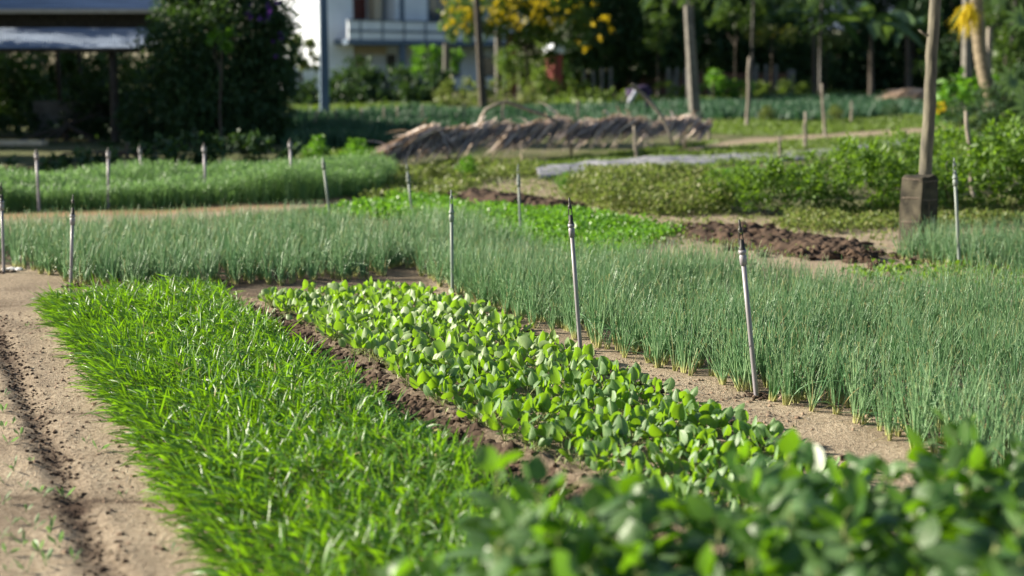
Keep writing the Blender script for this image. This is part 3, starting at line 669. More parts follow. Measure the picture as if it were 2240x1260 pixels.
def soil_strip(name, line, wid, res, fh, mt, label, seed, sharp=1.0):
    ln = gnd(line)[:, :2]; seg = np.linalg.norm(np.diff(ln, axis=0), axis=1); cum = np.concatenate([[0], np.cumsum(seg)]); n = int(cum[-1] / res); m = int(wid / res)
    u = np.linspace(0, cum[-1], n); C = np.stack([np.interp(u, cum, ln[:, k]) for k in (0, 1)], 1); T = nrm(np.gradient(C, axis=0)); k = np.ones(41) / 41
    Nn = nrm(np.stack([np.convolve(np.pad(-T[:, 1], 20, 'edge'), k, 'valid'), np.convolve(np.pad(T[:, 0], 20, 'edge'), k, 'valid')], 1))
    s = np.linspace(-1, 1, m); XY = C[:, None] + Nn[:, None] * (s * wid / 2)[None, :, None]; x, y = XY[..., 0].ravel(), XY[..., 1].ravel(); ss = np.tile(s, n)
    end = np.clip(np.minimum(np.repeat(u, m), cum[-1] - np.repeat(u, m)) / (wid * .6), 0, 1)
    rag = np.clip(1 - np.abs(ss) + .9 * fbm(x, y, 3.0 / wid, 3, seed), 0, 1) * end
    b1 = np.abs(fbm(x, y, 2.2 / wid, 2, seed + 1)); b2 = np.abs(fbm(x, y, 6.0 / wid, 2, seed + 2)); b3 = fbm(x, y, 18 / wid, 3, seed + 3)
    z = terrain(x, y) - .012 + fh * np.minimum(rag * 2.2, 1) * (.35 + 1.9 * b1 + 1.3 * b2 + .7 * b3) * sharp
    i, j = np.meshgrid(np.arange(n - 1), np.arange(m - 1), indexing='ij'); q = (i * m + j).ravel(); mb = MB(); mb.add(np.stack([x, y, z], 1), np.stack([q, q + 1, q + m + 1, q + m], 1)[:, ::-1]); return tag(mb.build(name, mt), label, kind='structure')
soil_strip('soil_trench', TRENCH[:8], .32, .0065, .034, CLOD, 'dark freshly dug soil of the trench between the two beds', 301)
soil_strip('soil_ridge', CLODROW2, 1.0, .013, .115, CLOD, 'rough ridge of dark turned soil behind the onions', 311)
soil_strip('soil_ridge', CLODROW1, .9, .02, .11, CLOD, 'rough ridge of turned soil behind the low green patch', 321)
def straw():
    mb = MB(); P = tz(np.concatenate([scatter([(960, 640), (1130, 725), (1400, 800), (1800, 920), (1760, 950), (1400, 830), (1100, 735)], .07, .5), scatter([(150, 700), (330, 980), (450, 1200), (300, 1200), (150, 900)], .16, .5)])); N = len(P)
    P[:, 2] += .006; a = R.uniform(0, 6.28, N); d = dirs(a, R.uniform(-.02, .12, N)); leafgrid(mb, P, d, R.uniform(.04, .16, N), .004, side_of(d, .2), np.column_stack([R.normal(0, .2, (N, 2)), np.full(N, -.03)]), 4, 1, blade)
    tag(mb.build('straw_litter', STAKE), 'dry onion leaves and straw lying on the soil', 'litter', kind='stuff')
straw()
mb = MB()
for k in range(7): rough_stone(mb, g1(30, 592) + np.array([R.normal(0, .045), R.normal(0, .03), .012]), np.array([.03, .022, .012]) * R.uniform(.6, 1.2), n=3)
tag(mb.build('litter_scrap', PAPER, origin=g1(30, 592)), 'crumpled white scrap on the soil at the foot of a sprinkler pipe', 'litter')

# ------------------------------------------------------------------ sprinkler pipes
def sprinkler(base, top, zb, rad, label, style='jet', old=False, group='sprinkler pipes in the vegetable beds'):
    b = g1(*base, zb); d = b[1]; t = dep(*top, d); ax = nrm(t - b)
    foot = b - ax * ((b[2] + .02) / ax[2]); r = empty('sprinkler_pipe', foot, label, 'sprinkler', group)
    Lh = np.linalg.norm(t - foot); pm = PVCG if old else PVC
    hl = .15 if style != 'plain' else .05; sl = Lh - hl
    P = lambda s: foot + ax * s
    m = MB(); lathe(m, foot, P(sl - .05), [(0, rad), (.02, rad), (.5, rad * .97), (1, rad * .95)], 14); part(m, 'pipe', pm, r)
    m = MB(); lathe(m, P(sl - .075), P(sl), [(0, rad * 1.05), (.02, rad * 1.42), (.62, rad * 1.46), (.66, rad * 1.2), (.74, rad * 1.2), (.78, rad * 1.6), (1, rad * 1.55)], 14); part(m, 'coupling', pm, r)
    m = MB()
    if style == 'plain':
        lathe(m, P(sl), P(Lh), [(0, rad * .9), (.5, rad * .8), (.55, rad * .5), (1, rad * .35)], 10)
    else:
        lathe(m, P(sl), P(sl + .05), [(0, rad * 1.3), (.3, rad * 1.15), (.35, rad * .8), (1, rad * .7)], 10)
        for s in (-1, 1):
            off = np.array([s * rad * .75, 0, 0]); poly_tube(m, [P(sl + .02) + off * 1.2, P(sl + .06) + off, P(sl + .10) + off * .9, P(sl + .115)], rad * .22, 6)
        lathe(m, P(sl + .085), P(sl + .112), [(0, rad * .5), (.4, rad * .95), (.6, rad * .95), (1, rad * .45)], 10)
        lathe(m, P(sl + .10), P(Lh), [(0, rad * .45), (.5, rad * .5), (1, rad * .3)], 8)
    part(m, 'sprinkler_head', BLACK if not old else PVCG, r)
    if style == 'ring':
        m = MB(); c = P(sl + .085) + np.array([-.035, 0, 0]); th = np.linspace(-.3, 5.2, 18); poly_tube(m, c + np.stack([np.cos(th) * .034, 0 * th, np.sin(th) * .042], 1), .003, 6); part(m, 'ring_hose', BLACK, r)
    return r
SPR = [((1655, 868), (1617, 480), 0, .0125, 'tallest mauve-grey sprinkler pipe with black head nearest the viewer, beside the onions', 'jet', 0),
       ((1270, 767), (1245, 432), 0, .0125, 'grey sprinkler pipe leaning left at the middle of the mustard bed edge', 'jet', 0),
       ((990, 650), (987, 415), 0, .0125, 'straight slim sprinkler pipe by the far right corner of the mustard bed', 'jet', 1),
       ((155, 627), (160, 425), 0, .0125, 'sprinkler pipe at the far left corner of the bright green bed', 'jet', 0),
       ((9, 597), (2, 398), 0, .0125, 'sprinkler pipe beside the white scrap, cut by the left picture edge', 'ring', 0),
       ((2099, 590), (2087, 345), 0, .0135, 'pale green sprinkler pipe with a ring hose beside the concrete post', 'ring', 1),
       ((1138, 492), (1133, 358), .10, .013, 'dark green sprinkler pipe in the low bright green patch', 'jet', 1),
       ((901, 462), (889, 355), .10, .014, 'sprinkler pipe leaning left below the dry palm fronds', 'jet', 1),
       ((720, 462), (706, 345), .12, .014, 'leaning sprinkler pipe between onions and feathery crop, before two green shrubs', 'plain', 1),
       ((640, 432), (634, 303), 0, .018, 'thick pale pipe at the right of the dark tree, front edge of the feathery crop', 'plain', 0),
       ((237, 456), (237, 322), 0, .017, 'pale pipe standing in front of the feathery crop below the dark tree', 'plain', 0),
       ((83, 405), (79, 325), .3, .017, 'pale pipe in the feathery crop in front of the wooden bench', 'plain', 0),
       ((309, 370), (305, 316), .3, .015, 'thin bluish pipe farthest back in the feathery crop', 'plain', 0),
       ((449, 388), (446, 312), .3, .018, 'pale pipe in the feathery crop in front of the big dark tree', 'plain', 0)]
for b, t, z, r, l, s, o in SPR: sprinkler(b, t, z, r, l, s, o)
mb = MB()
for b in ((1655, 868), (1270, 767), (990, 650), (155, 627), (9, 597)):
    for k in range(46):
        q = g1(*b); a = R.uniform(0, 6.28); w = .02 + abs(R.normal(0, .045)); r0 = R.uniform(.003, .013); q = q + np.array([math.cos(a) * w, math.sin(a) * w, 0]); q[2] = terrain(q[:1], q[1:2])[0] + r0 * .3; rough_stone(mb, q, np.array([r0, r0, r0 * .8]), n=2)
tag(mb.build('soil_crumbs', CLOD, smooth=False), 'dark crumbs of loosened soil at the feet of the sprinkler pipes', 'soil', kind='stuff')

# ------------------------------------------------------------------ wooden stakes
def stake(base, top, rad, label, zb=0.0, mt=None, name='garden_stake', group='stakes in the far plots', rough=.12, cat='stake'):
    b = g1(*base, zb); t = dep(*top, b[1]); n = 6; s = np.linspace(0, 1, n)[:, None]; b[2] = -.03
    pts = b + (t - b) * s + R.normal(0, rad * .25, (n, 3)) * (s > 0) * (s < 1); m = MB(); poly_tube(m, pts, np.linspace(rad * 1.1, rad * .85, n), 8, rough=rough)
    return tag(m.build(name, mt or STAKE, origin=b), label, cat, group)
ST = [((1393, 348), (1387, 275), .03, 'pale stake in front of the middle of the palm frond cover'), ((1491, 322), (1491, 252), .03, 'upright pale stake at the right end of the palm frond cover'),
      ((1551, 305), (1549, 262), .035, 'short pale stake just right of the dark utility pole foot'), ((1706, 362), (1705, 297), .025, 'short stake standing at the grey sheet behind the bright bushes'),
      ((1761, 325), (1762, 245), .035, 'stake with a rounded top on the grass strip by the pale dirt'), ((1806, 300), (1798, 183), .035, 'bent grey stake on the pale dirt strip'),
      ((1862, 268), (1863, 222), .035, 'short straight stake in the far blue-green plots'), ((1634, 280), (1640, 125), .05, 'tall thin stake between the dark pole and the bent grey stake'),
      ((918, 300), (917, 268), .03, 'short white-topped stake behind the left end of the palm fronds'), ((1680, 212), (1680, 182), .07, 'grey stake before the far dark trees, nearest the tall thin stake'),
      ((1819, 190), (1818, 165), .08, 'short grey stake before the banana plants, left of three'), ((1842, 190), (1842, 168), .08, 'short pink-grey stake before the banana plants, middle of three'), ((1858, 188), (1858, 165), .08, 'short brown stake before the banana plants, right of three'),
      ((1908, 222), (1903, 165), .07, 'leaning stake just left of the pale dry thatch heap'), ((2000, 192), (2000, 162), .08, 'grey stake just behind the pale dry thatch heap'),
      ((1460, 200), (1460, 170), .07, 'tan stake just left of the dark utility pole'), ((1439, 222), (1439, 195), .06, 'pale short stake just right of the stooping person'),
      ((1737, 195), (1733, 155), .07, 'dim brown stake deep in the shade of the far trees'), ((2070, 175), (2062, 130), .05, 'thin stake just right of the tall wooden pole')]
for b, t, r, l in ST: stake(b, t, r, l)
for i, x in enumerate((690, 735, 790, 840, 870, 925, 1015, 1100, 1265)):
    yb = 285 - i * 3; stake((x, yb + 12), (x + R.uniform(-3, 3), yb - 42), .03, 'dim grey stake in the shaded crop rows behind the palm fronds', group='dim stakes in the shaded rows')
stake((2133, 352), (2113, 242), .028, 'thin slanting stake rising from the bushes right of the tall wooden pole', .45)
stake((2108, 288), (2112, 228), .03, 'pale stake below the round dark shrub at the right')

# tall wooden pole and the concrete post
def wood_pole():
    b = g1(2018, 532); d = b[1]; pts = [b + np.array([0, 0, -.05])] + [dep(x, y, d) for x, y in ((2024, 400), (2031, 260), (2038, 120), (2047, 0), (2058, -160))]
    m = MB(); ss = []
    for a, c in zip(pts[:-1], pts[1:]): ss += [a + (c - a) * k / 4 for k in range(4)]
    ss.append(pts[-1]); poly_tube(m, np.array(ss) + R.normal(0, .003, (len(ss), 3)), np.linspace(.061, .047, len(ss)), 14, rough=.05)
    r = empty('wooden_pole', b, 'tall weathered wooden pole standing against the concrete post', 'pole'); part(m, 'shaft', WOODG, r)
    m = MB(); a = dep(2034, 82, d); poly_tube(m, [a, dep(2022, 74, d), dep(2010, 66, d)], [.012, .011, .009], 6); part(m, 'peg', WOODG, r)
wood_pole()
def conc_post():
    b = g1(1998, 532); b[1] -= .12; r = empty('concrete_post', b, 'short square mossy concrete post wrapped with wire', 'post')
    a = math.radians(38); M = np.array([[math.cos(a), -math.sin(a), 0], [math.sin(a), math.cos(a), 0], [0, 0, 1]])
    # a subdivided, slightly worn block
    g = np.linspace(-1, 1, 9); V = []; Q = []; n = 0
    for ax in range(3):
        for sg in (-1, 1):
            u, v = np.meshgrid(g, g, indexing='ij'); f = np.zeros((9, 9, 3)); f[..., ax] = sg; f[..., (ax + 1) % 3] = u; f[..., (ax + 2) % 3] = v * sg; V.append(f.reshape(-1, 3))
            Q += [(n + i * 9 + j, n + (i + 1) * 9 + j, n + (i + 1) * 9 + j + 1, n + i * 9 + j + 1) for i in range(8) for j in range(8)]; n += 81
    V = np.concatenate(V); rr = 1 - .05 * (np.abs(V).min(1)) ** 4
    V = V * rr[:, None] + .03 * np.stack([np.sin(V[:, 2] * 5 + V[:, 1] * 3), np.sin(V[:, 2] * 4 + V[:, 0] * 4), np.sin(V[:, 0] * 5) * np.sin(V[:, 1] * 4)], 1)
    V = V * np.array([.125, .115, .325]) @ M.T + b + np.array([0, 0, .31]); m = MB(); m.add(V, Q); part(m, 'shaft', CONC, r)
    for k, z in enumerate((.22, .43, .60)):
        m = MB(); th = np.linspace(0, 6.28, 33); c, s = np.cos(th), np.sin(th); q = np.stack([np.sign(c) * np.abs(c) ** .35 * .132, np.sign(s) * np.abs(s) ** .35 * .122, .012 * np.sin(th * 2 + k)], 1) @ M.T + b + np.array([0, 0, z]); poly_tube(m, q, .0028, 5); part(m, 'wire_loop', WIRE, r)
    m = MB(); poly_tube(m, [b + np.array(q) for q in ((.05, -.14, .42), (.055, -.15, .3), (.09, -.14, .2), (.12, -.1, .1))], .0022, 5); part(m, 'loose_wire', WIRE, r)
    m = MB(); poly_tube(m, [b + np.array(q) for q in ((.10, -.13, -.02), (.105, -.12, .15), (.10, -.11, .26))], [.018, .02, .016], 8, rough=.1); tag(m.build('garden_stake', STAKE, origin=b + np.array([.1, -.13, -.02])), 'short wooden stake at the foot of the concrete post', 'stake')
conc_post()

# ------------------------------------------------------------------ bushes, shrubs, trees
def crown(mb, blobs, dens, L, Wd, rng, shell=.55, up=.35, clump=.22, per=26, mi=0, prof=lens, S=2):
    """leaf clumps spread through ellipsoids: [(centre, radii)]"""
    for c, r in blobs:
        c = np.asarray(c, float); r = np.asarray(r, float)
        nc = max(6, int(dens * (r[0] * r[1] + r[0] * r[2] + r[1] * r[2])))
        u = nrm(rng.normal(0, 1, (nc, 3))); rad = shell + (1 - shell) * rng.random(nc) ** .6
        cc = c + u * r * rad[:, None]
        rep = np.repeat(np.arange(nc), per); M = len(rep)
        sp = clump * r.mean()
        p = cc[rep] + rng.normal(0, 1, (M, 3)) * sp * .5
        d = nrm(rng.normal(0, .8, (M, 3)) + u[rep] * .8 + np.array([0, 0, up]))
        tint = np.clip(np.repeat(rng.uniform(0, 1, nc), per) * .7 + rng.uniform(0, .3, M), 0, 1)
        leafgrid(mb, p, d, L * rng.uniform(.6, 1.3, M), Wd * rng.uniform(.7, 1.3, M), side_of(d, .8, rng), np.column_stack([np.zeros((M, 2)), -rng.uniform(0, .4, M)]), S, 1, prof, tint=tint, mi=mi)

def bush_mesh(seed, L=.078, Wd=.034, dens=72, per=18):
    g = np.random.default_rng(seed); lf = MB()
    bl = [((0, 0, .40), (.38, .36, .38))] + [((g.uniform(-.42, .42), g.uniform(-.36, .36), g.uniform(.25, .95)), np.array([.19, .18, .2]) * g.uniform(.7, 1.3)) for k in range(9)]
    crown(lf, bl, dens, L, Wd, g, .45, .6, .32, per)
    z = lf.V
    for v in z: v[:, 2] = np.maximum(v[:, 2], .01)
    st = MB(); n = 9; az = g.uniform(0, 6.28, n); tubes(st, np.zeros((n, 3)) + np.column_stack([np.sin(az), np.cos(az), az * 0]) * .05, dirs(az, g.uniform(.8, 1.4, n)), g.uniform(.35, .6, n), .008, .003, np.zeros(3), 3, 5)
    return lf, st
def bushes():
    protos = [bush_mesh(900 + k) for k in range(4)]
    D = [(l.data('leaves', BUSH), s.data('stem', BARK)) for l, s in protos]
    spots = [(1572, 462, .50), (1682, 470, .66), (1800, 474, .70), (1915, 470, .80), (2085, 468, .88), (2205, 466, .92), (2320, 465, .9),
             (1625, 432, .46), (1742, 430, .56), (1858, 425, .66), (1975, 418, .76), (2140, 412, .90), (2262, 410, .90), (2040, 400, .72)]
    for i, (x, y, s) in enumerate(spots):
        l, st = D[i % 4]; o = bpy.data.objects.new('leafy_bush', l); COL.objects.link(o); p = g1(x, y); o.location = p
        o.scale = (s * R.uniform(1.1, 1.35), s * 1.15, s * R.uniform(.9, 1.16)); o.rotation_euler = (0, 0, R.uniform(0, 6.28))
        tag(o, 'dense leafy herb bush in the thicket behind the concrete post', 'bush', 'leafy bushes behind the concrete post')
        c = bpy.data.objects.new('stem', st); COL.objects.link(c); c.parent = o
    # single shrubs of their own
    sl, ss = bush_mesh(950, .08, .04, 60)
    dl, ds = sl.data('leaves', PARS), ss.data('stem', BARK); dd = sl.data('leaves', DARKT); do = sl.data('leaves', DRYG)
    for x, y, s, me, lab in ((690, 378, (.62, .5, .56), dl, 'rounded green shrub just right of the big dark tree'), (790, 380, (.72, .55, .52), dl, 'rounded green shrub at the left end of the palm fronds'),
                             (1020, 398, (.35, .35, .36), dl, 'small dark green shrub below the palm fronds'), (950, 402, (.45, .35, .28), do, 'low olive shrub below the palm fronds, left of the small dark one'),
                             (1235, 432, (.22, .2, .3), dl, 'small bright shrub on the sandy patch'), (1680, 268, (.7, .6, .5), do, 'low shrub in the blue-green far plots beside the tall thin stake'),
                             (1830, 266, (.9, .6, .5), do, 'olive shrub in the blue-green far plots beside the bent stake'), (1950, 262, (.9, .6, .5), dd, 'dark shrub in the far plots below the thatch heap')):
        o = bpy.data.objects.new('shrub', me); COL.objects.link(o); o.location = g1(x, y); o.scale = s; o.rotation_euler = (0, 0, R.uniform(0, 6)); tag(o, lab, 'shrub')
        c = bpy.data.objects.new('stem', ds); COL.objects.link(c); c.parent = o
bushes()

def bl(x, y, rx, ry, d, rz=None):
    """an ellipsoid of foliage centred behind a point of the picture at distance d"""
    k = d / FPX; return (dep(x, y, d), np.array([rx * k, (rz or rx) * k, ry * k]))

def tree(name, blobs, mt, label, cat='tree', trunk=None, tr=.12, leaf=(.16, .07), dens=9, per=26, seed=1, flowers=None, group=None, shell=.4, bark=None, clump=.26, limbs=5):
    g = np.random.default_rng(seed); c0 = np.mean([b[0] for b in blobs], 0)
    f = np.array([c0[0], c0[1], 0.0]) if trunk is None else np.array([trunk[0], trunk[1], 0.0]); r = empty(name, f, label, cat, group)
    m = MB(); crown(m, blobs, dens, leaf[0], leaf[1], g, shell, .2, clump, per); part(m, 'crown', mt, r)
    m = MB(); top = c0 * 1.0; top[2] = max(c0[2], .5)
    pts = f + (top - f) * np.linspace(0, 1, 7)[:, None] + np.concatenate([[[0, 0, 0]], g.normal(0, tr * .4, (6, 3))]); poly_tube(m, pts, np.linspace(tr, tr * .45, 7), 10, rough=.08)
    for b in blobs[:limbs + 3]:
        a = pts[4]; q = np.asarray(b[0]); mid = (a + q) / 2 + g.normal(0, .1, 3); poly_tube(m, [a, mid, q], [tr * .5, tr * .35, tr * .15], 6)
    part(m, 'trunk', bark or BARK, r)
    if flowers:
        fm, fb, fd, fl = flowers; m = MB(); crown(m, fb, fd, fl, fl * .8, g, .7, .1, .1, 7, prof=ovate); part(m, 'blossom', fm, r)
    return r

# big dark tree at the left
D1 = 31.0
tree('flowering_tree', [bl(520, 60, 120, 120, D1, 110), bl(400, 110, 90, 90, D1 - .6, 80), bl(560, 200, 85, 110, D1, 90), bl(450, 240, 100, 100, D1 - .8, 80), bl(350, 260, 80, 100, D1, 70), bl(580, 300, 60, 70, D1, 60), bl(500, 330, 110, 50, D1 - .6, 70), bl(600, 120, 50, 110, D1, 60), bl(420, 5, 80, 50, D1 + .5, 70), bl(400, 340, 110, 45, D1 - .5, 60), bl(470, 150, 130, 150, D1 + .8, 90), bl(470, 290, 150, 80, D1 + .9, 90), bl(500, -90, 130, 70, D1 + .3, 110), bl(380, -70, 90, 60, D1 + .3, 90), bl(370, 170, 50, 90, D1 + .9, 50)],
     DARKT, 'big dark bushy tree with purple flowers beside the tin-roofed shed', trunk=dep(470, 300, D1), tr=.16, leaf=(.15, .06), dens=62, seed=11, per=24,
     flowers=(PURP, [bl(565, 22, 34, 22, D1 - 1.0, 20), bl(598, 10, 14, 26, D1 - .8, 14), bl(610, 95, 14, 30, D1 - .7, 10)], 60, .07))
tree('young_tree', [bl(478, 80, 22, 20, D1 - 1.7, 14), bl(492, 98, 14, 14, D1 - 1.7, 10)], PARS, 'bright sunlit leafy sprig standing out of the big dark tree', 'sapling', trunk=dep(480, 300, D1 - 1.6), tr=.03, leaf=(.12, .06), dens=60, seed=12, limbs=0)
# dark foliage added to fill in the shade below the shed and tree
tree('shade_fill_thicket', [bl(250, 250, 90, 90, 33.5, 60), bl(180, 300, 80, 50, 33.2, 50), bl(300, 320, 110, 40, 32.8, 50), bl(210, 200, 60, 60, 34, 50), bl(130, 345, 90, 26, 30.5, 50), bl(260, 345, 100, 26, 30, 50), bl(20, 350, 90, 20, 29, 40), bl(-80, 330, 90, 40, 30, 50), bl(40, 265, 60, 22, 34, 40), bl(120, 250, 70, 50, 35.5, 40)], DARKT, 'dark foliage added to fill the shade under the shed roof behind its thick post', 'thicket', tr=.08, leaf=(.16, .07), dens=30, seed=13)
tree('shade_fill_thicket', [bl(60, 375, 90, 26, 21.5, 40), bl(180, 365, 90, 30, 21.5, 40), bl(290, 355, 90, 34, 21.6, 40), bl(400, 345, 90, 42, 21.8, 40), bl(500, 340, 80, 46, 22, 40), bl(585, 340, 60, 44, 22, 36), bl(-60, 375, 80, 28, 21.5, 40)], DARKT, 'low dark foliage added as shade behind the feathery crop below the big tree', 'thicket', tr=.05, leaf=(.13, .06), dens=45, seed=15)
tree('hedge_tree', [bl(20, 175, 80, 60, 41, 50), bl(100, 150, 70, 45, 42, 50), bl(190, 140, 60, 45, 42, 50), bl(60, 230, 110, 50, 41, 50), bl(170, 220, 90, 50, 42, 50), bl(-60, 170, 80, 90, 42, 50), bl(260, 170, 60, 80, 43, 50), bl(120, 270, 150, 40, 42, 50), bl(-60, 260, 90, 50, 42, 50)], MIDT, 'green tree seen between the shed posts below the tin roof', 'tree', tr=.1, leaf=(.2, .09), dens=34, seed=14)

for x, d, hh, lab, sd in ((-10.4, 22.7, 1.75, 'unseen tree left of the bench, added for shade, nearest of its row', 64), (-13.0, 25.9, 2.2, 'unseen tree added for shade between the nearest one and the shed', 65), (-14.5, 30.5, 3.6, 'tall unseen tree added left of the shed for shade', 61), (-17.0, 36.0, 4.6, 'tall unseen tree added for shade left of the shed and behind it', 62), (-19.5, 43.0, 5.2, 'tall unseen tree added for shade farthest back on the left', 63)):  # unseen trees added outside the frame to shade the left background
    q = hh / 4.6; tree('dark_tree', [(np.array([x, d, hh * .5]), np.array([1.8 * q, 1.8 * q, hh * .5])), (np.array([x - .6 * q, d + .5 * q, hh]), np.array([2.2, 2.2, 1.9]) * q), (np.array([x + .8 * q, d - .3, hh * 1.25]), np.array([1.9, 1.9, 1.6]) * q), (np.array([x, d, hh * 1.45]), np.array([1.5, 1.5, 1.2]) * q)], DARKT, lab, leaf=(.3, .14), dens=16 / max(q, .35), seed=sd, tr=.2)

# ------------------------------------------------------------------ shed
def shed():
    d = 32.0; r = empty('open_shed', [dep(150, 300, d)[0], d, 0], 'open shed with bluish tin roof on dark posts at the far left', 'shed')
    def corr(mb, x0, x1, ya, yb, da, db, n=240):
        """corrugated sheet from the upper edge (pixel row ya, distance da) to the eave (yb, db)"""
        A0, A1, B0, B1 = dep(x0, ya, da), dep(x1, ya, da), dep(x0, yb, db), dep(x1, yb, db); t = np.linspace(0, 1, n * 2 + 1)
        up = np.array([0, -.5, .85]); w = (np.arange(len(t)) % 2)[:, None] * .025 * up
        V = np.concatenate([A0 + (A1 - A0) * t[:, None] + w, B0 + (B1 - B0) * t[:, None] + w]); k = len(t); V = np.concatenate([V, V - up * .012])
        q = [(i, i + 1, k + i + 1, k + i) for i in range(k - 1)] + [(2 * k + i, 3 * k + i, 3 * k + i + 1, 2 * k + i + 1) for i in range(k - 1)] + [(k + i, k + i + 1, 3 * k + i + 1, 3 * k + i) for i in range(k - 1)]
        mb.add(V, q)
    m = MB(); corr(m, -1100, 352, 62, 106, 33.2, 31.2); lr = part(m, 'lower_roof', TINM, r, False)
    m = MB(); corr(m, -1100, 400, -25, 22, 35.6, 33.6); part(m, 'upper_roof', TINM, r, False)
    m = MB(); a, b = dep(-1100, 30, 33.55), dep(365, 19, 33.55); box(m, (a + b) / 2, (np.linalg.norm(b - a), .06, .09)); part(m, 'fascia_board', PLANK, r, False)
    m = MB(); a, b = dep(-1100, 110, 31.35), dep(315, 110, 31.35); box(m, (a + b) / 2, (np.linalg.norm(b - a), .09, .10)); part(m, 'eave_beam', BARK, r, False)
    # dark cross wall between the two roofs
    m = MB(); a, b = dep(-1100, 48, 34.0), dep(350, 48, 34.0); box(m, (a + b) / 2 + np.array([0, 0, -.0]), (np.linalg.norm(b - a), .06, .40)); part(m, 'gable_board', BARK, r, False)
    for x, w, dd in ((125, .10, 34.5), (172, .10, 34.8), (245, .17, 31.6), (-120, .14, 31.6), (-500, .14, 31.6), (-900, .14, 31.6), (-20, .12, 34.5)):
        p = dep(x, 110, dd); m = MB(); poly_tube(m, [[p[0], dd, -.05], [p[0] + .01, dd, p[2] * .5], [p[0], dd, p[2] + .05]], [w * .6, w * .55, w * .5], 8, rough=.06); part(m, 'post', BARK, r)
    m = MB(); a = dep(170, 300, 33.6); box(m, (a[0], 33.9, .42), (2.2, .08, .84)); part(m, 'low_wall', CONCB, r, False)
shed()
def bench():
    d = 30.0; c = dep(25, 322, d); r = empty('plank_stack', (c[0], d, 0), 'wooden planks paled to look sunlit on a low dark base in front of the shed', 'bench'); m = MB()
    w = 1.5
    for k in range(3): mm = MB(); box(mm, (c[0] - .02 * k, d, c[2] - .12 + k * .105), (w, .42, .09)); part(mm, 'plank', PLANK, r, False)
    m = MB(); box(m, (c[0], d + .02, (c[2] - .17) / 2), (w * .92, .36, c[2] - .17)); part(m, 'base', BARK, r, False)
bench()

# ------------------------------------------------------------------ dry palm frond cover
def fronds():
    rid = [(835, 372), (862, 330), (905, 298), (960, 283), (1110, 274), (1250, 266), (1400, 263), (1560, 262)]
    d = 22.7
    def ridge(t):
        xs = np.interp(t, np.linspace(0, 1, len(rid)), [q[0] for q in rid]); ys = np.interp(t, np.linspace(0, 1, len(rid)), [q[1] for q in rid]); return np.array([dep(a, b + 5 * math.sin(a * .045) + 3.5 * math.sin(a * .11 + 1), d + 6.0 * (a - 835) / 725) for a, b in zip(np.atleast_1d(xs), np.atleast_1d(ys))])
    labs = ['brown palm frond drooping to the ground at the left end of the cover', 'grey palm frond forming the left part of the dry cover', 'grey palm frond forming the middle of the dry cover', 'grey palm frond forming the right part of the dry cover', 'grey palm frond at the far right end of the dry cover']
    for k, (a, b) in enumerate(((0, .34), (.2, .52), (.42, .70), (.60, .86), (.76, 1.0))):
        g = np.random.default_rng(40 + k); t = np.linspace(a, b, 14); pts = ridge(t) + np.array([0, .03 * k, .015 * k - .02]); r = empty('palm_frond', [pts[0][0], pts[0][1], 0], labs[k], 'palm frond', 'dry palm fronds laid as a shade cover')
        m = MB(); poly_tube(m, pts, np.linspace(.022, .012, 14), 7); part(m, 'rib', STAKE, r)
        m = MB(); n = 56
        tt = g.uniform(a, b, n * 2); P = ridge(tt) + np.array([0, -.03, .035]) + g.normal(0, .03, (n * 2, 3)); front = np.arange(n * 2) % 3 > 0
        D = np.where(front[:, None], np.array([-.56, -.66, -.36]), np.array([-.45, .75, -.40])) + g.normal(0, .11, (n * 2, 3))
        if k == 0: D = np.where(front[:, None], np.array([-.35, -.5, -.75]), np.array([-.3, .6, -.6])) + g.normal(0, .16, (n * 2, 3))
        D = nrm(D); L = g.uniform(.45, 1.45, n * 2) * (1.1 - .3 * tt); L = np.minimum(L, P[:, 2] / np.maximum(.15, -D[:, 2] + .08))
        sd = np.cross(D, nrm(np.array([-.75, -.15, .75]) + g.normal(0, .75, (n * 2, 3)))); leafgrid(m, P, D, L, g.uniform(.028, .06, n * 2), nrm(sd), np.column_stack([g.normal(0, .08, (n * 2, 2)), np.full(n * 2, -.07)]), 5, 2, blade, .5, tint=g.uniform(0, 1, n * 2) ** .6)  # tint raised so the long leaflets stand out as lit streaks
        tt = g.uniform(a, b, 26); D = nrm(np.array([-.5, -.2, .25]) + g.normal(0, .45, (26, 3))); leafgrid(m, ridge(tt) + g.normal(0, .05, (26, 3)), D, g.uniform(.2, .6, 26), g.uniform(.02, .05, 26), side_of(D, .6, g), np.column_stack([g.normal(0, .2, (26, 2)), -g.uniform(.2, .7, 26)]), 4, 1, blade, tint=g.uniform(.2, 1, 26))
        tt = g.uniform(a, b, 150); P = ridge(tt) + np.array([0, 0, -.03]) + g.normal(0, .02, (150, 3)); D = nrm(np.array([-.56, -.68, -.40]) + g.normal(0, .07, (150, 3))); L = g.uniform(.35, .95, 150) * (1.1 - .3 * tt)
        L = np.minimum(L, P[:, 2] / np.maximum(.15, -D[:, 2] + .06)); leafgrid(m, P, D, L, g.uniform(.05, .10, 150), nrm(np.cross(D, nrm(np.array([-.1, -.5, .85]) + g.normal(0, .18, (150, 3))))), np.array([0, 0, -.06]), 4, 2, blade, .4, tint=g.uniform(0, .35, 150))
        part(m, 'leaflets', PALMD, r)
    m = MB()
    for x in (980, 1250, 1500):
        p = ridge(np.array([np.interp(x, [q[0] for q in rid], np.linspace(0, 1, len(rid)))]))[0]; box(m, (p[0], p[1] + .05, p[2] / 2 - .03), (.05, .05, p[2]))
    tag(m.build('cover_frame', STAKE), 'low wooden frame carrying the dry palm fronds', 'frame')
fronds()
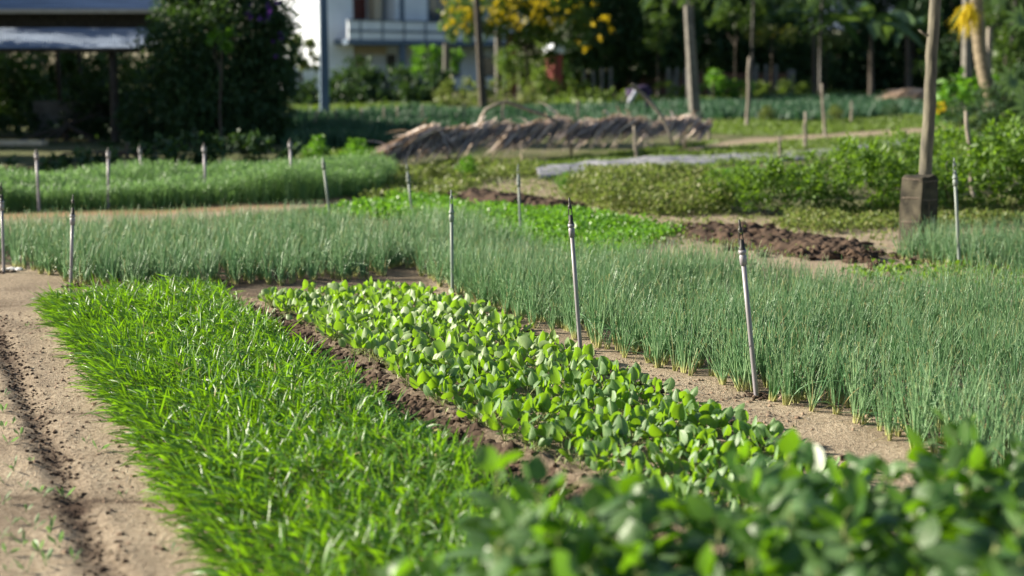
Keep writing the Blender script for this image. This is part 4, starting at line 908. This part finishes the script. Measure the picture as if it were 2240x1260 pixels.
for pts, lab in ((((1057, 282), (1052, 258), (1062, 240), (1085, 228), (1108, 222)), 'curved bare stick sticking up from the palm fronds'), (((1105, 222), (1150, 238), (1190, 252), (1222, 266)), 'straight bare stick slanting down to the palm fronds'), (((1382, 185), (1420, 220), (1450, 258), (1462, 285), (1472, 318)), 'long thin branch slanting down to the right end of the fronds')):
    m = MB(); q = [dep(x, y, 25.6) for x, y in pts]; poly_tube(m, q, np.linspace(.035, .025, len(q)), 7, rough=.1); tag(m.build('bare_stick', STAKE, origin=q[0]), lab, 'stick')

# grey sheets on the ground
def sheet(P, label, seed, bul=.10):
    a = gnd(P); n = len(P) // 2; top = a[:n]; bot = a[n:][::-1]; nu, nv = 90, 14
    t = np.linspace(0, 1, nu); s = np.linspace(0, 1, nv); k = np.linspace(0, 1, n)
    T = np.stack([np.interp(t, k, top[:, i]) for i in range(3)], 1); B = np.stack([np.interp(t, k, bot[:, i]) for i in range(3)], 1)
    V = T[:, None] * (1 - s)[None, :, None] + B[:, None] * s[None, :, None]; x, y = V[..., 0].ravel(), V[..., 1].ravel()
    z = .02 + bul * (np.sin(np.pi * np.clip(s, 0, 1)) ** .5)[None] * (.75 + 1.4 * fbm(x, y, 1.6, 3, seed).reshape(nu, nv)) + .05 * fbm(x, y, 7, 2, seed + 3).reshape(nu, nv)
    V[..., 2] = np.maximum(z, .008)
    i, j = np.meshgrid(np.arange(nu - 1), np.arange(nv - 1), indexing='ij'); q = (i * nv + j).ravel()
    m = MB(); m.add(V.reshape(-1, 3), np.stack([q, q + 1, q + nv + 1, q + nv], 1)); o = m.build('ground_sheet', TARP); sm = o.modifiers.new('thickness', 'SOLIDIFY'); sm.thickness = .006
    tag(o, label, 'ground sheet')
sheet([(1170, 374), (1300, 360), (1420, 351), (1600, 342), (1600, 359), (1420, 374), (1300, 387), (1178, 393)], 'crumpled grey sheet strip lying left of the bright bushes', 61)
sheet([(1602, 342), (1740, 334), (1860, 322), (1985, 307), (1985, 320), (1860, 338), (1740, 352), (1602, 359)], 'crumpled grey sheet strip running behind the leafy bushes', 64, .06)
sheet([(2060, 302), (2120, 292), (2220, 288), (2320, 284), (2320, 298), (2220, 302), (2120, 306), (2060, 312)], 'grey sheet behind the bushes at the right edge', 67, .06)

# ------------------------------------------------------------------ far background: house
def house():
    d = 100.0; k = d / FPX; yaw = math.radians(35); ex = np.array([math.cos(yaw), math.sin(yaw), 0]); ey = np.array([-math.sin(yaw), math.cos(yaw), 0]); M = np.stack([ex, ey, np.array([0, 0, 1.0])], 1)
    c0 = dep(700, 190, d); c0[2] = 0; r = empty('white_house', c0, 'white two-storey house with slate blue trim behind the hedge', 'house')
    def B(mb, x0, x1, y0, y1, z0, z1, mi=0): box(mb, c0 + ex * (x0 + x1) / 2 + ey * (y0 + y1) / 2 + np.array([0, 0, (z0 + z1) / 2]), (x1 - x0, y1 - y0, z1 - z0), M, mi)
    def pt(name, boxes, mt, par=None):
        m = MB()
        for b in boxes: B(m, *b)
        return part(m, name, mt, r, False) if par is None else subpart(m, name, mt, par, r, False)
    pt('wall', [(0, 2.7, 0, 7, 0, 9), (2.7, 17, 1.6, 7, 0, 9), (5.9, 17, -.4, 1.6, 3.7, 9)], WHITE)
    pt('roof', [(-.4, 17.4, -.8, 7.4, 9, 9.3)], SLATE)
    pt('slab', [(1.2, 17.4, -1.9, 1.6, 3.25, 3.6)], SLATE); pt('parapet', [(1.3, 17.3, -1.85, -1.7, 3.6, 4.85)], WHITE)
    pt('handrail', [(1.25, 17.35, -1.92, -1.63, 4.85, 4.95)], SLATE)
    w = pt('window', [(8.6, 10.4, -.46, -.4, 4.9, 7.4)], SLATE); pt('pane', [(8.72, 9.42, -.49, -.46, 5.0, 7.3), (9.55, 10.28, -.49, -.46, 5.0, 7.3)], GLASS, w)
    dr = pt('door', [(3.3, 4.6, 1.52, 1.6, 3.6, 6.6)], DOORB); pt('column', [(4.75, 5.3, .5, 1.6, 3.6, 9)], CREAM)
    pt('wall_strip', [(-.05, 0, 1.6, 1.75, 4.4, 9)], SLATE); pt('wall_strip', [(-.05, 0, 3.6, 3.75, 4.4, 9)], SLATE)
    pt('column', [(5.5, 5.9, -1.8, -1.4, 0, 3.25)], SLATE); pt('column', [(5.6, 5.85, -1.75, -1.5, 4.95, 9)], SLATE)
    pt('door', [(3.0, 4.4, 1.52, 1.6, 0, 2.5)], DOORB); pt('door', [(6.3, 7.0, 1.5, 1.6, 0, 2.6)], BLACK)
    w = pt('window', [(11, 12.6, 1.5, 1.6, 1, 2.5)], SLATE); pt('pane', [(11.1, 12.5, 1.46, 1.5, 1.1, 2.4)], GLASS, w)
    w = pt('window', [(11.4, 12.8, -.46, -.4, 4.9, 7.2)], SLATE); pt('pane', [(11.52, 12.05, -.49, -.46, 5.0, 7.1), (12.15, 12.68, -.49, -.46, 5.0, 7.1)], GLASS, w)
    w = pt('window', [(8.4, 9.9, 1.5, 1.6, 1, 2.5)], SLATE); pt('pane', [(8.5, 9.8, 1.46, 1.5, 1.1, 2.4)], GLASS, w)
    w = pt('window', [(14.6, 16.0, 1.5, 1.6, 1, 2.5)], SLATE); pt('pane', [(14.7, 15.9, 1.46, 1.5, 1.1, 2.4)], GLASS, w)
    pt('gutter', [(2.75, 2.83, 1.48, 1.56, 0, 9)], CONCB); pt('balcony_band', [(1.28, 17.3, -1.9, -1.86, 4.1, 4.25)], SLATE)
    for q in range(9): pt('baluster', [(2.2 + q * 1.75, 2.3 + q * 1.75, -1.9, -1.85, 3.6, 4.85)], SLATE)
    pt('porch_wall', [(2.8, 6.2, 1.45, 1.5, 2.6, 3.2)], CREAM)
house()
def low_wall():
    m = MB(); a, b = dep(615, 170, 92), dep(760, 178, 92); box(m, ((a[0] + b[0]) / 2, 92, .8), (b[0] - a[0], .2, 1.9)); box(m, (b[0] + 2.2, 93, .6), (4.2, .2, 1.4))
    tag(m.build('garden_wall', WHITE, smooth=False), 'low whitewashed wall in front of the white house', 'wall')
low_wall()

def pole(base, top, w, mt, name, label, cat, M=None, d=None):
    b = g1(*base) if d is None else np.array([dep(base[0], base[1], d)[0], d, 0]); t = dep(*top, b[1]); m = MB()
    ax = t - b; n = 6; V = []; Q = []
    a = math.radians(14); c, s = math.cos(a), math.sin(a)
    for k in range(n):
        f = k / (n - 1); ww = w * (1.15 - .35 * f) / 2; p = b + ax * f
        for q in ((-1, -1), (1, -1), (1, 1), (-1, 1)): V.append(p + np.array([(q[0] * c - q[1] * s) * ww, (q[0] * s + q[1] * c) * ww, 0]))
    for k in range(n - 1):
        for j in range(4): Q.append((k * 4 + j, k * 4 + (j + 1) % 4, k * 4 + 4 + (j + 1) % 4, k * 4 + 4 + j))
    Q.append((n * 4 - 4, n * 4 - 3, n * 4 - 2, n * 4 - 1)); m.add(np.array(V) - 0, Q)
    return tag(m.build(name, mt, smooth=False, origin=b), label, cat)
pole((1522, 268), (1505, 12), .25, CONCP, 'utility_pole', 'square concrete utility pole with one sunlit side before the dark trees', 'utility pole')
pole((711, 258), (706, -60), .26, SLATE, 'utility_pole', 'pole tinted dark bluish for its shade in front of the left side of the white house', 'utility pole')  # slate blue stands in for the shade on this pole
pole((1058, 244), (1042, -20), .24, BARK, 'utility_pole', 'dark leaning pole beside the yellow-flowered tree', 'utility pole')
pole((978, 178), (977, 95), .38, CONCP, 'fence_post', 'pale post in front of the house below the yellow tree', 'post', d=78)
pole((1093, 186), (1090, 68), .38, CONCP, 'gate_pillar', 'pale pillar at the left of the dark red gate', 'pillar', d=78)
pole((1146, 186), (1143, 62), .38, CONCP, 'gate_pillar', 'pale pillar at the right of the dark red gate', 'pillar', d=78)
pole((2118, 200), (2115, -40), .24, CONCP, 'utility_pole', 'smooth pale pole beside the curved palm trunk', 'utility pole', d=46)
pole((2163, 140), (2165, 60), .16, STAKE, 'fence_post', 'thin grey post in the greenery right of the curved palm trunk', 'post', d=44)
def gate():
    d = 78; r = empty('red_gate', (dep(1118, 150, d)[0], d, 0), 'dark red gate with slate hood between two pale pillars', 'gate'); a = dep(1118, 72, d)
    m = MB(); box(m, (a[0], d, a[2] / 2), (.60, .1, a[2])); part(m, 'panel', DOORB, r, False); m = MB(); lathe(m, (a[0], d, a[2]), (a[0], d, a[2] + .75), [(0, .5), (.5, .38), (1, .08)], 8); part(m, 'hood', SLATE, r)
gate()
def pier(x, y0, y1, w, label, d=74):
    p = dep(x, y0, d); r = empty('brick_pier', (p[0], d, 0), label, 'pier'); a = math.radians(40); M = np.array([[math.cos(a), -math.sin(a), 0], [math.sin(a), math.cos(a), 0], [0, 0, 1]])
    m = MB(); box(m, (p[0], d, p[2] / 2), (w, w, p[2]), M); part(m, 'shaft', BRICKR, r, False); m = MB(); box(m, (p[0], d, p[2] + .18), (w * 1.25, w * 1.25, .3), M); box(m, (p[0], d, p[2] + .42), (w * .8, w * .8, .2), M); part(m, 'cap', WHITE, r, False)
pier(1212, 118, 195, .62, 'red brick pier with white cap at the edge of the dark trees')
def pickets():
    for k, x in enumerate((1278, 1298, 1317, 1336, 1462, 1481, 1500, 1655, 1676, 1698)):
        d = 74 + .4 * k; a = dep(x, 140 if k > 6 else 147 + 6 * (k < 2), d); m = MB(); z = a[2]
        V = np.array([(-.09, -.04, 0), (.09, -.04, 0), (.09, .04, 0), (-.09, .04, 0), (-.09, -.04, z - .1), (.09, -.04, z - .1), (.09, .04, z - .1), (-.09, .04, z - .1), (-.03, -.03, z), (.03, -.03, z), (.03, .03, z), (-.03, .03, z)]) + np.array([a[0], d, 0])
        Q = [(i + j, i + (j + 1) % 4, i + 4 + (j + 1) % 4, i + 4 + j) for i in (0, 4) for j in range(4)] + [(8, 9, 10, 11)]; m.add(V, Q)
        tag(m.build('fence_picket', CONCB, smooth=False, origin=(a[0], d, 0)), 'pale fence picket in the deep shade under the far trees', 'picket', 'pickets under the far trees')
pickets()
def back_wall():
    d = 78.6; a, b = dep(1215, 160, d), dep(1730, 160, d); r = empty('garden_wall', ((a[0] + b[0]) / 2, d, 0), 'long low red-brown wall in the shade behind the pale pickets', 'wall')
    m = MB(); box(m, ((a[0] + b[0]) / 2, d, a[2] / 2), (b[0] - a[0], .2, a[2])); part(m, 'wall_face', mat('red_brown_wall', (.17, .085, .055), (.10, .055, .04), .85, 3), r, False)
    for k in range(7):
        m = MB(); x = a[0] + (b[0] - a[0]) * k / 6; box(m, (x, d, a[2] / 2 + .1), (.42, .34, a[2] + .2)); part(m, 'pillar', CONCB, r, False)
back_wall()
def far_house():
    d = 92; r = empty('tin_roofed_house', (dep(1720, 150, d)[0], d, 0), 'low building with blue-grey roof hidden behind the far right trees', 'house')
    a, b = dep(1560, 0, d), dep(2080, 0, d); m = MB(); box(m, ((a[0] + b[0]) / 2, d + 3, 1.9), (b[0] - a[0], 5, 3.8)); part(m, 'wall', CONCB, r, False)
    p0, p1 = dep(1540, 62, d - .8), dep(2100, 66, d - .8); q0, q1 = p0 + np.array([0, 4, 2.6]), p1 + np.array([0, 4, 2.6]); m = MB()
    V = np.array([p0, p1, q1, q0]); m.add(np.concatenate([V, V - np.array([0, 0, .12])]), [(0, 1, 2, 3), (7, 6, 5, 4), (0, 4, 5, 1)]); part(m, 'roof', TINM, r, False)
far_house()

# far hedges and trees
tree('hedge', [bl(700, 205, 60, 30, 64, 40), bl(780, 190, 60, 42, 64, 40), bl(860, 192, 60, 42, 64, 40), bl(940, 188, 56, 40, 64, 40), bl(660, 222, 40, 16, 64, 30), bl(760, 218, 90, 22, 63, 34), bl(900, 218, 90, 22, 63, 34)], DARKT, 'long dark hedge in front of the white house', 'hedge', tr=.06, leaf=(.24, .12), dens=22, seed=21)
tree('small_tree', [bl(662, 110, 30, 32, 80, 26), bl(640, 95, 16, 16, 80, 14), bl(672, 135, 24, 16, 80, 18)], DRYG, 'small olive tree in a pot before the left wall of the house', 'tree', tr=.06, leaf=(.28, .13), dens=15, seed=22)
tree('small_tree', [bl(782, 150, 30, 28, 83, 26), bl(770, 180, 26, 20, 83, 22)], DARKT, 'small dark rounded tree before the ground floor of the house', 'tree', tr=.06, leaf=(.28, .13), dens=15, seed=23)
tree('small_tree', [bl(940, 130, 34, 36, 83, 28), bl(925, 150, 26, 20, 83, 22), bl(1000, 130, 18, 20, 83, 18)], PARS, 'bright green small tree before the right part of the house', 'tree', tr=.06, leaf=(.28, .13), dens=15, seed=24)
tree('yellow_tree', [bl(1060, 20, 88, 50, 70, 60), bl(1010, 50, 46, 36, 69, 40), bl(1130, 40, 70, 50, 70, 50), bl(1180, -10, 90, 50, 71, 60), bl(1130, 120, 40, 40, 71, 30), bl(1180, 100, 36, 50, 71, 30), bl(1240, 40, 60, 60, 70, 40)], MIDT, 'tree covered with yellow blossom at the right of the white house', 'tree', trunk=dep(1165, 100, 71), tr=.14, leaf=(.24, .11), dens=14, seed=25,
     flowers=(YELL, [bl(1050, 15, 84, 44, 68.6, 40), bl(1005, 45, 38, 28, 68.2, 30), bl(1130, 25, 64, 36, 68.4, 40), bl(1210, 20, 60, 40, 69, 40)], 16, .13))
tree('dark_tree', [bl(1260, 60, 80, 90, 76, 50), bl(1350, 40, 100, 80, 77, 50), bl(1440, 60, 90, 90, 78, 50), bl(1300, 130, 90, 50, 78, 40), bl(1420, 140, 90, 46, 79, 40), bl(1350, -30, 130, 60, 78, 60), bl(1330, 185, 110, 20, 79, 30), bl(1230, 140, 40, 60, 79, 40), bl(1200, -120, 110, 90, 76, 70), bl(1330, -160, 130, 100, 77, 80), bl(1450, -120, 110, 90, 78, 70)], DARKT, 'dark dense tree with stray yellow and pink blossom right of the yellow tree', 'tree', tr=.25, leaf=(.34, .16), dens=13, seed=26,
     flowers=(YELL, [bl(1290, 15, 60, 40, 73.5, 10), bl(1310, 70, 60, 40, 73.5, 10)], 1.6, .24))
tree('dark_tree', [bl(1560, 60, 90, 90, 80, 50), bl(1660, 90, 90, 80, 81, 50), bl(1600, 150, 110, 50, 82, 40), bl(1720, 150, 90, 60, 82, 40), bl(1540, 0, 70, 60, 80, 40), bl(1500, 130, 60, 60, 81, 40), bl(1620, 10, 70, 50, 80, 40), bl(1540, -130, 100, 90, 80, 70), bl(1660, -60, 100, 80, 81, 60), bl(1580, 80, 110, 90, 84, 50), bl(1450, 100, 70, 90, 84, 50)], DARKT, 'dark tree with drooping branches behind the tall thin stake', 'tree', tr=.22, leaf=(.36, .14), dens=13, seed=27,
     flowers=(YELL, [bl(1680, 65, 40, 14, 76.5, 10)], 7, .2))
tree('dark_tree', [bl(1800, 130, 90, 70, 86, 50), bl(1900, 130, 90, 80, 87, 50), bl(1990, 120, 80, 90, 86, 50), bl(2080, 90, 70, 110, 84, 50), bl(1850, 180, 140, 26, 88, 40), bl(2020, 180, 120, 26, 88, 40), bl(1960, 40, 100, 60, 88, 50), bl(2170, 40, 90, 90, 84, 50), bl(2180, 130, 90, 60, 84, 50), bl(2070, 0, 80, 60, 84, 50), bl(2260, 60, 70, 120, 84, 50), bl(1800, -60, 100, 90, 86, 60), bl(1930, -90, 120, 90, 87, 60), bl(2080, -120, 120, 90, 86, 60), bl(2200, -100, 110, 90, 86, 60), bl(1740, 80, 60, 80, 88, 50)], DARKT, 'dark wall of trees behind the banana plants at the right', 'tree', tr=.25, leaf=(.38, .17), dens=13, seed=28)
for x, y, rx, ry, d, sd, mt, lab in ((1000, 205, 58, 34, 62, 31, DRYG, 'dry olive bush beside the dark leaning pole, left of it'), (1110, 205, 60, 30, 62, 32, DRYG, 'dry olive bush right of the dark leaning pole'), (1170, 180, 50, 30, 66, 33, LOWG, 'lit green bush in front of the red brick pier'),
                                     (1250, 195, 50, 18, 70, 34, LOWG, 'low lit bush in front of the pale fence pickets'), (1480, 195, 40, 20, 68, 35, LOWG, 'low lit bush just left of the concrete utility pole'), (1590, 190, 60, 24, 68, 36, PARS, 'low bright plants just right of the concrete utility pole')):
    tree('low_bush', [bl(x, y, rx, ry, d, rx * .6), bl(x + rx * .5, y + 6, rx * .6, ry * .7, d, rx * .4)], mt, lab, 'bush', tr=.04, leaf=(.26, .10), dens=8, seed=sd)
for k, (x, y, rx, ry, d, mt, lab) in enumerate(((1075, 225, 120, 16, 58, DRYG, 'dry grassy bank at the foot of the dark leaning pole'), (1345, 212, 60, 14, 66, LOWG, 'low lit weeds left of the stooping person'), (1130, 150, 46, 46, 74, LOWG, 'sunlit green climber between the gate pillars'), (1185, 110, 26, 60, 75, LOWG, 'sunlit yellow-green climber left of the red brick pier'),
        (1700, 195, 90, 14, 72, LOWG, 'lit weeds at the foot of the dark tree with drooping branches'), (1560, 170, 14, 22, 66, PARS, 'bright upright leaves just right of the concrete utility pole foot'), (1610, 40, 60, 26, 72, MIDT, 'lit hanging branch tips right of the concrete utility pole'), (1690, 75, 60, 16, 72, DRYG, 'orange-green lit foliage before the blue-grey roof'),
        (1810, 85, 50, 18, 80, DRYG, 'olive lit foliage left of the larger banana plant'), (2000, 40, 46, 34, 78, MIDT, 'lit tree foliage just left of the tall wooden pole top'), (2200, 60, 60, 60, 60, MIDT, 'lit foliage high at the right edge'), (1440, 60, 26, 60, 71, MIDT, 'drooping lit foliage left of the concrete utility pole top'))):
    tree('lit_bush', [bl(x, y, rx, ry, d, min(rx, 40) * .7), bl(x + rx * .5, y + 4, rx * .5, ry * .8, d - .4, 20), bl(x - rx * .5, y - 3, rx * .5, ry * .9, d + .3, 20)], mt, lab, 'bush', tr=.04, leaf=(.22, .09), dens=13, seed=200 + k, per=16)
# right-hand greenery
tree('round_shrub', [bl(2185, 235, 70, 50, 33, 50), bl(2140, 255, 50, 36, 32.5, 40), bl(2230, 200, 50, 60, 33.5, 40), bl(2090, 250, 26, 30, 33, 24)], DARKT, 'dark round shrub at the right edge below the curved palm trunk', 'shrub', tr=.06, leaf=(.11, .05), dens=70, seed=41, per=18)
tree('broadleaf_shrub', [bl(2085, 200, 34, 40, 34.5, 26), bl(2120, 195, 36, 30, 35, 26), bl(2060, 230, 16, 20, 34, 14), bl(2160, 190, 20, 24, 35, 20)], PARS, 'bright broad-leaved shrub right of the tall wooden pole', 'shrub', tr=.05, leaf=(.30, .14), dens=22, seed=42, per=10,
     flowers=(YELL, [bl(2055, 235, 10, 10, 33.4, 6)], 60, .08))
tree('hillside_bush', [bl(2200, 90, 60, 30, 52, 40), bl(2220, 130, 60, 40, 52, 40), bl(2180, 150, 40, 40, 50, 30)], MIDT, 'lit green bush behind the thin grey post at the right edge', 'bush', tr=.06, leaf=(.22, .10), dens=14, seed=43)

def palm_trunk():
    d = 34.0; pts = np.array([dep(x, y, d) for x, y in ((2185, 262), (2170, 218), (2155, 170), (2144, 110), (2138, 50), (2136, 0), (2136, -80))]); pts[0][2] = -.05; r = empty('palm_tree', pts[0], 'curved ringed palm trunk with yellow flower spray at the right', 'palm tree')
    t = np.linspace(0, 1, 60); k = np.linspace(0, 1, len(pts)); q = np.stack([np.interp(t, k, pts[:, i]) for i in range(3)], 1); rad = .17 - .03 * t + .014 * (np.arange(60) % 3 == 0)
    m = MB(); poly_tube(m, q, rad, 14, rough=.04); part(m, 'trunk', BARKP, r)
    m = MB(); g = np.random.default_rng(5); c = dep(2120, 18, d - .5); n = 170; P = np.repeat(c[None], n, 0); D = nrm(np.column_stack([g.normal(-.25, .45, n), g.normal(-.3, .3, n), -np.abs(g.normal(.8, .4, n))])); leafgrid(m, P + g.normal(0, .06, (n, 3)), D, g.uniform(.25, .62, n), .03, side_of(D, .6, g), np.array([0, 0, -.25]), 4, 1, blade); part(m, 'flower_spray', YELL, r)
    m = MB(); top = pts[-1]
    for a in np.linspace(0, 6.28, 9)[:-1]:
        rib = [top + np.array([math.sin(a) * s * 1.6, math.cos(a) * s * 1.6, .9 * s - 1.1 * s * s]) for s in np.linspace(0, 1, 9)]; poly_tube(m, rib, .02, 5)
        for s in np.linspace(.15, 1, 22):
            b = top + np.array([math.sin(a) * s * 1.6, math.cos(a) * s * 1.6, .9 * s - 1.1 * s * s])
            dd = nrm(np.array([[math.cos(a) * q2 + math.sin(a) * .6, -math.sin(a) * q2 + math.cos(a) * .6, -.45] for q2 in (-1, 1)])); leafgrid(m, np.repeat(b[None], 2, 0), dd, .5, .04, side_of(dd, .2, g), np.array([0, 0, -.3]), 3, 1, blade)
    part(m, 'fronds', MIDT, r)
palm_trunk()

def banana(x, y, d, label, seed, n=9, Lm=1.9, trunk=True):
    g = np.random.default_rng(seed); top = dep(x, y, d); r = empty('banana_plant', (top[0], d, 0), label, 'banana plant', None)
    m = MB(); poly_tube(m, [(top[0] + .15, d, -.05), (top[0] + .08, d, top[2] * .5), top], [.15, .12, .08], 10, rough=.05); part(m, 'trunk', BARK, r)
    for k in range(n):
        a = k * 2.4 + g.uniform(0, .6); el = g.uniform(.1, .9); D = dirs(np.array([a]), np.array([el])); L = Lm * g.uniform(.75, 1.15)
        m = MB(); leafgrid(m, top[None], D, L, L * .27, side_of(D, .1, g), np.array([[0, 0, -g.uniform(.35, .75)]]), 10, 4, lambda t: np.where(t < .15, .06, np.maximum(np.sin(np.pi * np.clip((t - .13) / .87, 0, 1) ** .8) ** .6, .03)), -.5, tint=g.uniform(0, 1, 1)); part(m, 'leaf', BANA, r)
banana(1905, 55, 70, 'banana plant with large drooping leaves in front of the dark wall of trees', 51, 10, 3.0)
banana(1780, 40, 76, 'banana plant with lit leaves left of the larger banana plant', 52, 8, 2.8)
banana(1514, 8, 68, 'banana plant with drooping leaves just behind the concrete utility pole', 53, 7, 2.4)
banana(1985, 65, 74, 'banana plant just left of the tall wooden pole', 54, 7, 2.4)
def feather_palm(x, y, d, label, seed, nf=11, Lf=2.6):
    g = np.random.default_rng(seed); top = dep(x, y, d); r = empty('feathery_palm', (top[0], d, 0), label, 'palm tree'); m = MB(); poly_tube(m, [(top[0] + .1, d + .3, -.05), (top[0], d + .2, top[2] * .5), top], [.075, .065, .06], 9, rough=.06); part(m, 'trunk', BLACK, r)
    for k in range(nf):
        a = k * 2.4 + g.uniform(0, .5); L = Lf * g.uniform(.8, 1.15); up = g.uniform(.1, .7); t = np.linspace(0, 1, 12); h = np.array([math.sin(a), math.cos(a)])
        rib = top + np.stack([h[0] * t * L * .85, h[1] * t * L * .85, up * L * t - (.55 + up * .8) * L * t * t], 1); m = MB(); poly_tube(m, rib, np.linspace(.03, .01, 12), 5)
        n = 46; tt = np.repeat(np.linspace(.12, 1, n), 2); P = np.stack([np.interp(tt, t, rib[:, i]) for i in range(3)], 1); sg = np.tile([-1, 1], n)[:, None]
        D = nrm(sg * np.array([h[1], -h[0], 0]) + .55 * np.array([h[0], h[1], 0]) + np.array([0, 0, -.45]) + g.normal(0, .1, (2 * n, 3))); leafgrid(m, P, D, .62 * np.sin(np.pi * np.clip(tt, .1, .95)) ** .5 * g.uniform(.8, 1.1, 2 * n), .05, side_of(D, .3, g), np.array([0, 0, -.3]), 4, 1, blade); part(m, 'frond', BANA, r)
feather_palm(1800, -30, 70, 'feathery palm with drooping fronds entering at the top, left of the tall wooden pole', 71)
feather_palm(1650, -40, 70, 'feathery palm with drooping fronds above the tall thin stake', 72)
feather_palm(1508, -45, 64, 'feathery palm with drooping fronds just behind the top of the concrete utility pole', 73, 9, 2.2)
feather_palm(2225, -40, 52, 'feathery palm with drooping fronds in the top right corner', 74)
def papaya():
    d = 28.0; top = dep(2262, 130, d); r = empty('papaya_plant', (top[0], d, 0), 'papaya plant with a big fingered leaf entering at the right edge', 'papaya plant'); m = MB(); poly_tube(m, [(top[0], d, -.05), top], [.06, .04], 8); part(m, 'trunk', BARKP, r); g = np.random.default_rng(9)
    for k, (x, y) in enumerate(((2215, 175), (2235, 40), (2250, 230), (2300, 120))):
        e = dep(x, y, d - .6); m = MB(); poly_tube(m, [top, (top + e) / 2 + np.array([0, 0, .08]), e], .012, 6)
        n = 9; a = np.linspace(-2.3, 2.3, n); ax = nrm(np.array([-.6, -.3, -.5])); u = nrm(np.cross(ax, np.array([.3, -1, .3]))); D = nrm(np.cos(a)[:, None] * ax + np.sin(a)[:, None] * u); leafgrid(m, np.repeat(e[None], n, 0), D, g.uniform(.28, .42, n), .11, np.cross(D, np.cross(ax, u)), np.array([0, 0, -.1]), 5, 2, acute, .2); part(m, 'leaf', BANA, r)
papaya()
def thatch():
    d = 62; a, b = dep(1920, 212, d), dep(2042, 205, d); g = np.random.default_rng(3); n = 260; r0 = np.array([(a[0] + b[0]) / 2, d, 0]); t = g.random(n); m = MB()
    P = np.stack([a[0] + (b[0] - a[0]) * t + .5, np.full(n, d) + g.uniform(-.3, .3, n), .30 + .42 * np.sin(np.pi * np.clip(t * .9 + .12, 0, 1)) + g.uniform(-.05, .05, n)], 1); D = nrm(np.array([-.75, -.35, -.30]) + g.normal(0, .15, (n, 3)))
    leafgrid(m, P, D, g.uniform(.6, 1.1, n), g.uniform(.05, .10, n), nrm(np.cross(D, np.array([0, -.4, 1.0]) + g.normal(0, .3, (n, 3)))), np.array([0, 0, -.05]), 4, 1, blade)
    tag(m.build('thatch_heap', PALML, origin=r0), 'pale pinkish heap of dry thatch in the far plots', 'thatch heap')
thatch()

# ------------------------------------------------------------------ stooping person far back
def person():
    d = 50.0; o0 = dep(1405, 222, d); o0[2] = 0; r = empty('person', o0, 'person in dark purple clothes stooping over the far plots, pale sleeve reaching down', 'person')
    J = {'hip': (.22, 0, .80), 'waist': (.10, 0, .92), 'chest': (-.16, 0, .95), 'neck': (-.32, 0, .86), 'head0': (-.40, -.02, .79), 'head1': (-.50, -.03, .70),
         'shl': (-.22, -.17, .88), 'ell': (-.36, -.20, .63), 'hal': (-.52, -.20, .42), 'shr': (-.22, .17, .88), 'elr': (-.36, .2, .62), 'har': (-.50, .18, .42),
         'hpl': (.22, -.10, .78), 'knl': (.12, -.12, .45), 'anl': (.22, -.12, .07), 'tol': (.06, -.13, .03), 'hpr': (.22, .10, .78), 'knr': (.16, .12, .45), 'anr': (.30, .12, .07), 'tor': (.14, .13, .03)}
    def skin(name, edges, rad, mt, root):
        names = []
        for a, b in edges:
            for q in (a, b):
                if q not in names: names.append(q)
        me = bpy.data.meshes.new(name); me.from_pydata([J[q] for q in names], [(names.index(a), names.index(b)) for a, b in edges], []); me.materials.append(mt)
        o = bpy.data.objects.new(name, me); COL.objects.link(o); o.parent = r; sk = o.modifiers.new('skin', 'SKIN'); sk.use_smooth_shade = True
        ly = me.skin_vertices[0] if me.skin_vertices else None
        if ly is None:
            bpy.context.view_layer.objects.active = o; bpy.ops.mesh.customdata_skin_add(); ly = me.skin_vertices[0]
        for i, q in enumerate(names): ly.data[i].radius = (rad[q], rad[q]); ly.data[i].use_root = (q == root)
        o.modifiers.new('sub', 'SUBSURF').levels = 2; o.modifiers['sub'].render_levels = 2
        return o
    skin('body', [('hip', 'waist'), ('waist', 'chest'), ('chest', 'neck'), ('neck', 'head0'), ('head0', 'head1'), ('hip', 'hpl'), ('hpl', 'knl'), ('knl', 'anl'), ('anl', 'tol'), ('hip', 'hpr'), ('hpr', 'knr'), ('knr', 'anr'), ('anr', 'tor'), ('chest', 'shr'), ('shr', 'elr'), ('elr', 'har'), ('chest', 'shl'), ('shl', 'ell'), ('ell', 'hal')],
         dict(hip=.20, waist=.19, chest=.21, neck=.075, head0=.09, head1=.08, hpl=.10, knl=.07, anl=.045, tol=.04, hpr=.10, knr=.07, anr=.045, tor=.04, shr=.08, elr=.05, har=.035, shl=.08, ell=.05, hal=.035), CLOTHD, 'hip')
    skin('sleeve', [('shl', 'ell'), ('ell', 'hal')], dict(shl=.10, ell=.085, hal=.06), CLOTHW, 'shl')
    m = MB(); c = o0 + np.array([-.49, -.03, .74]); lathe(m, c + np.array([.06, 0, .02]), c + np.array([-.10, 0, .14]), [(0, .20), (.1, .19), (.6, .09), (1, .012)], 14); part(m, 'hat', CLOTHD, r)
person()
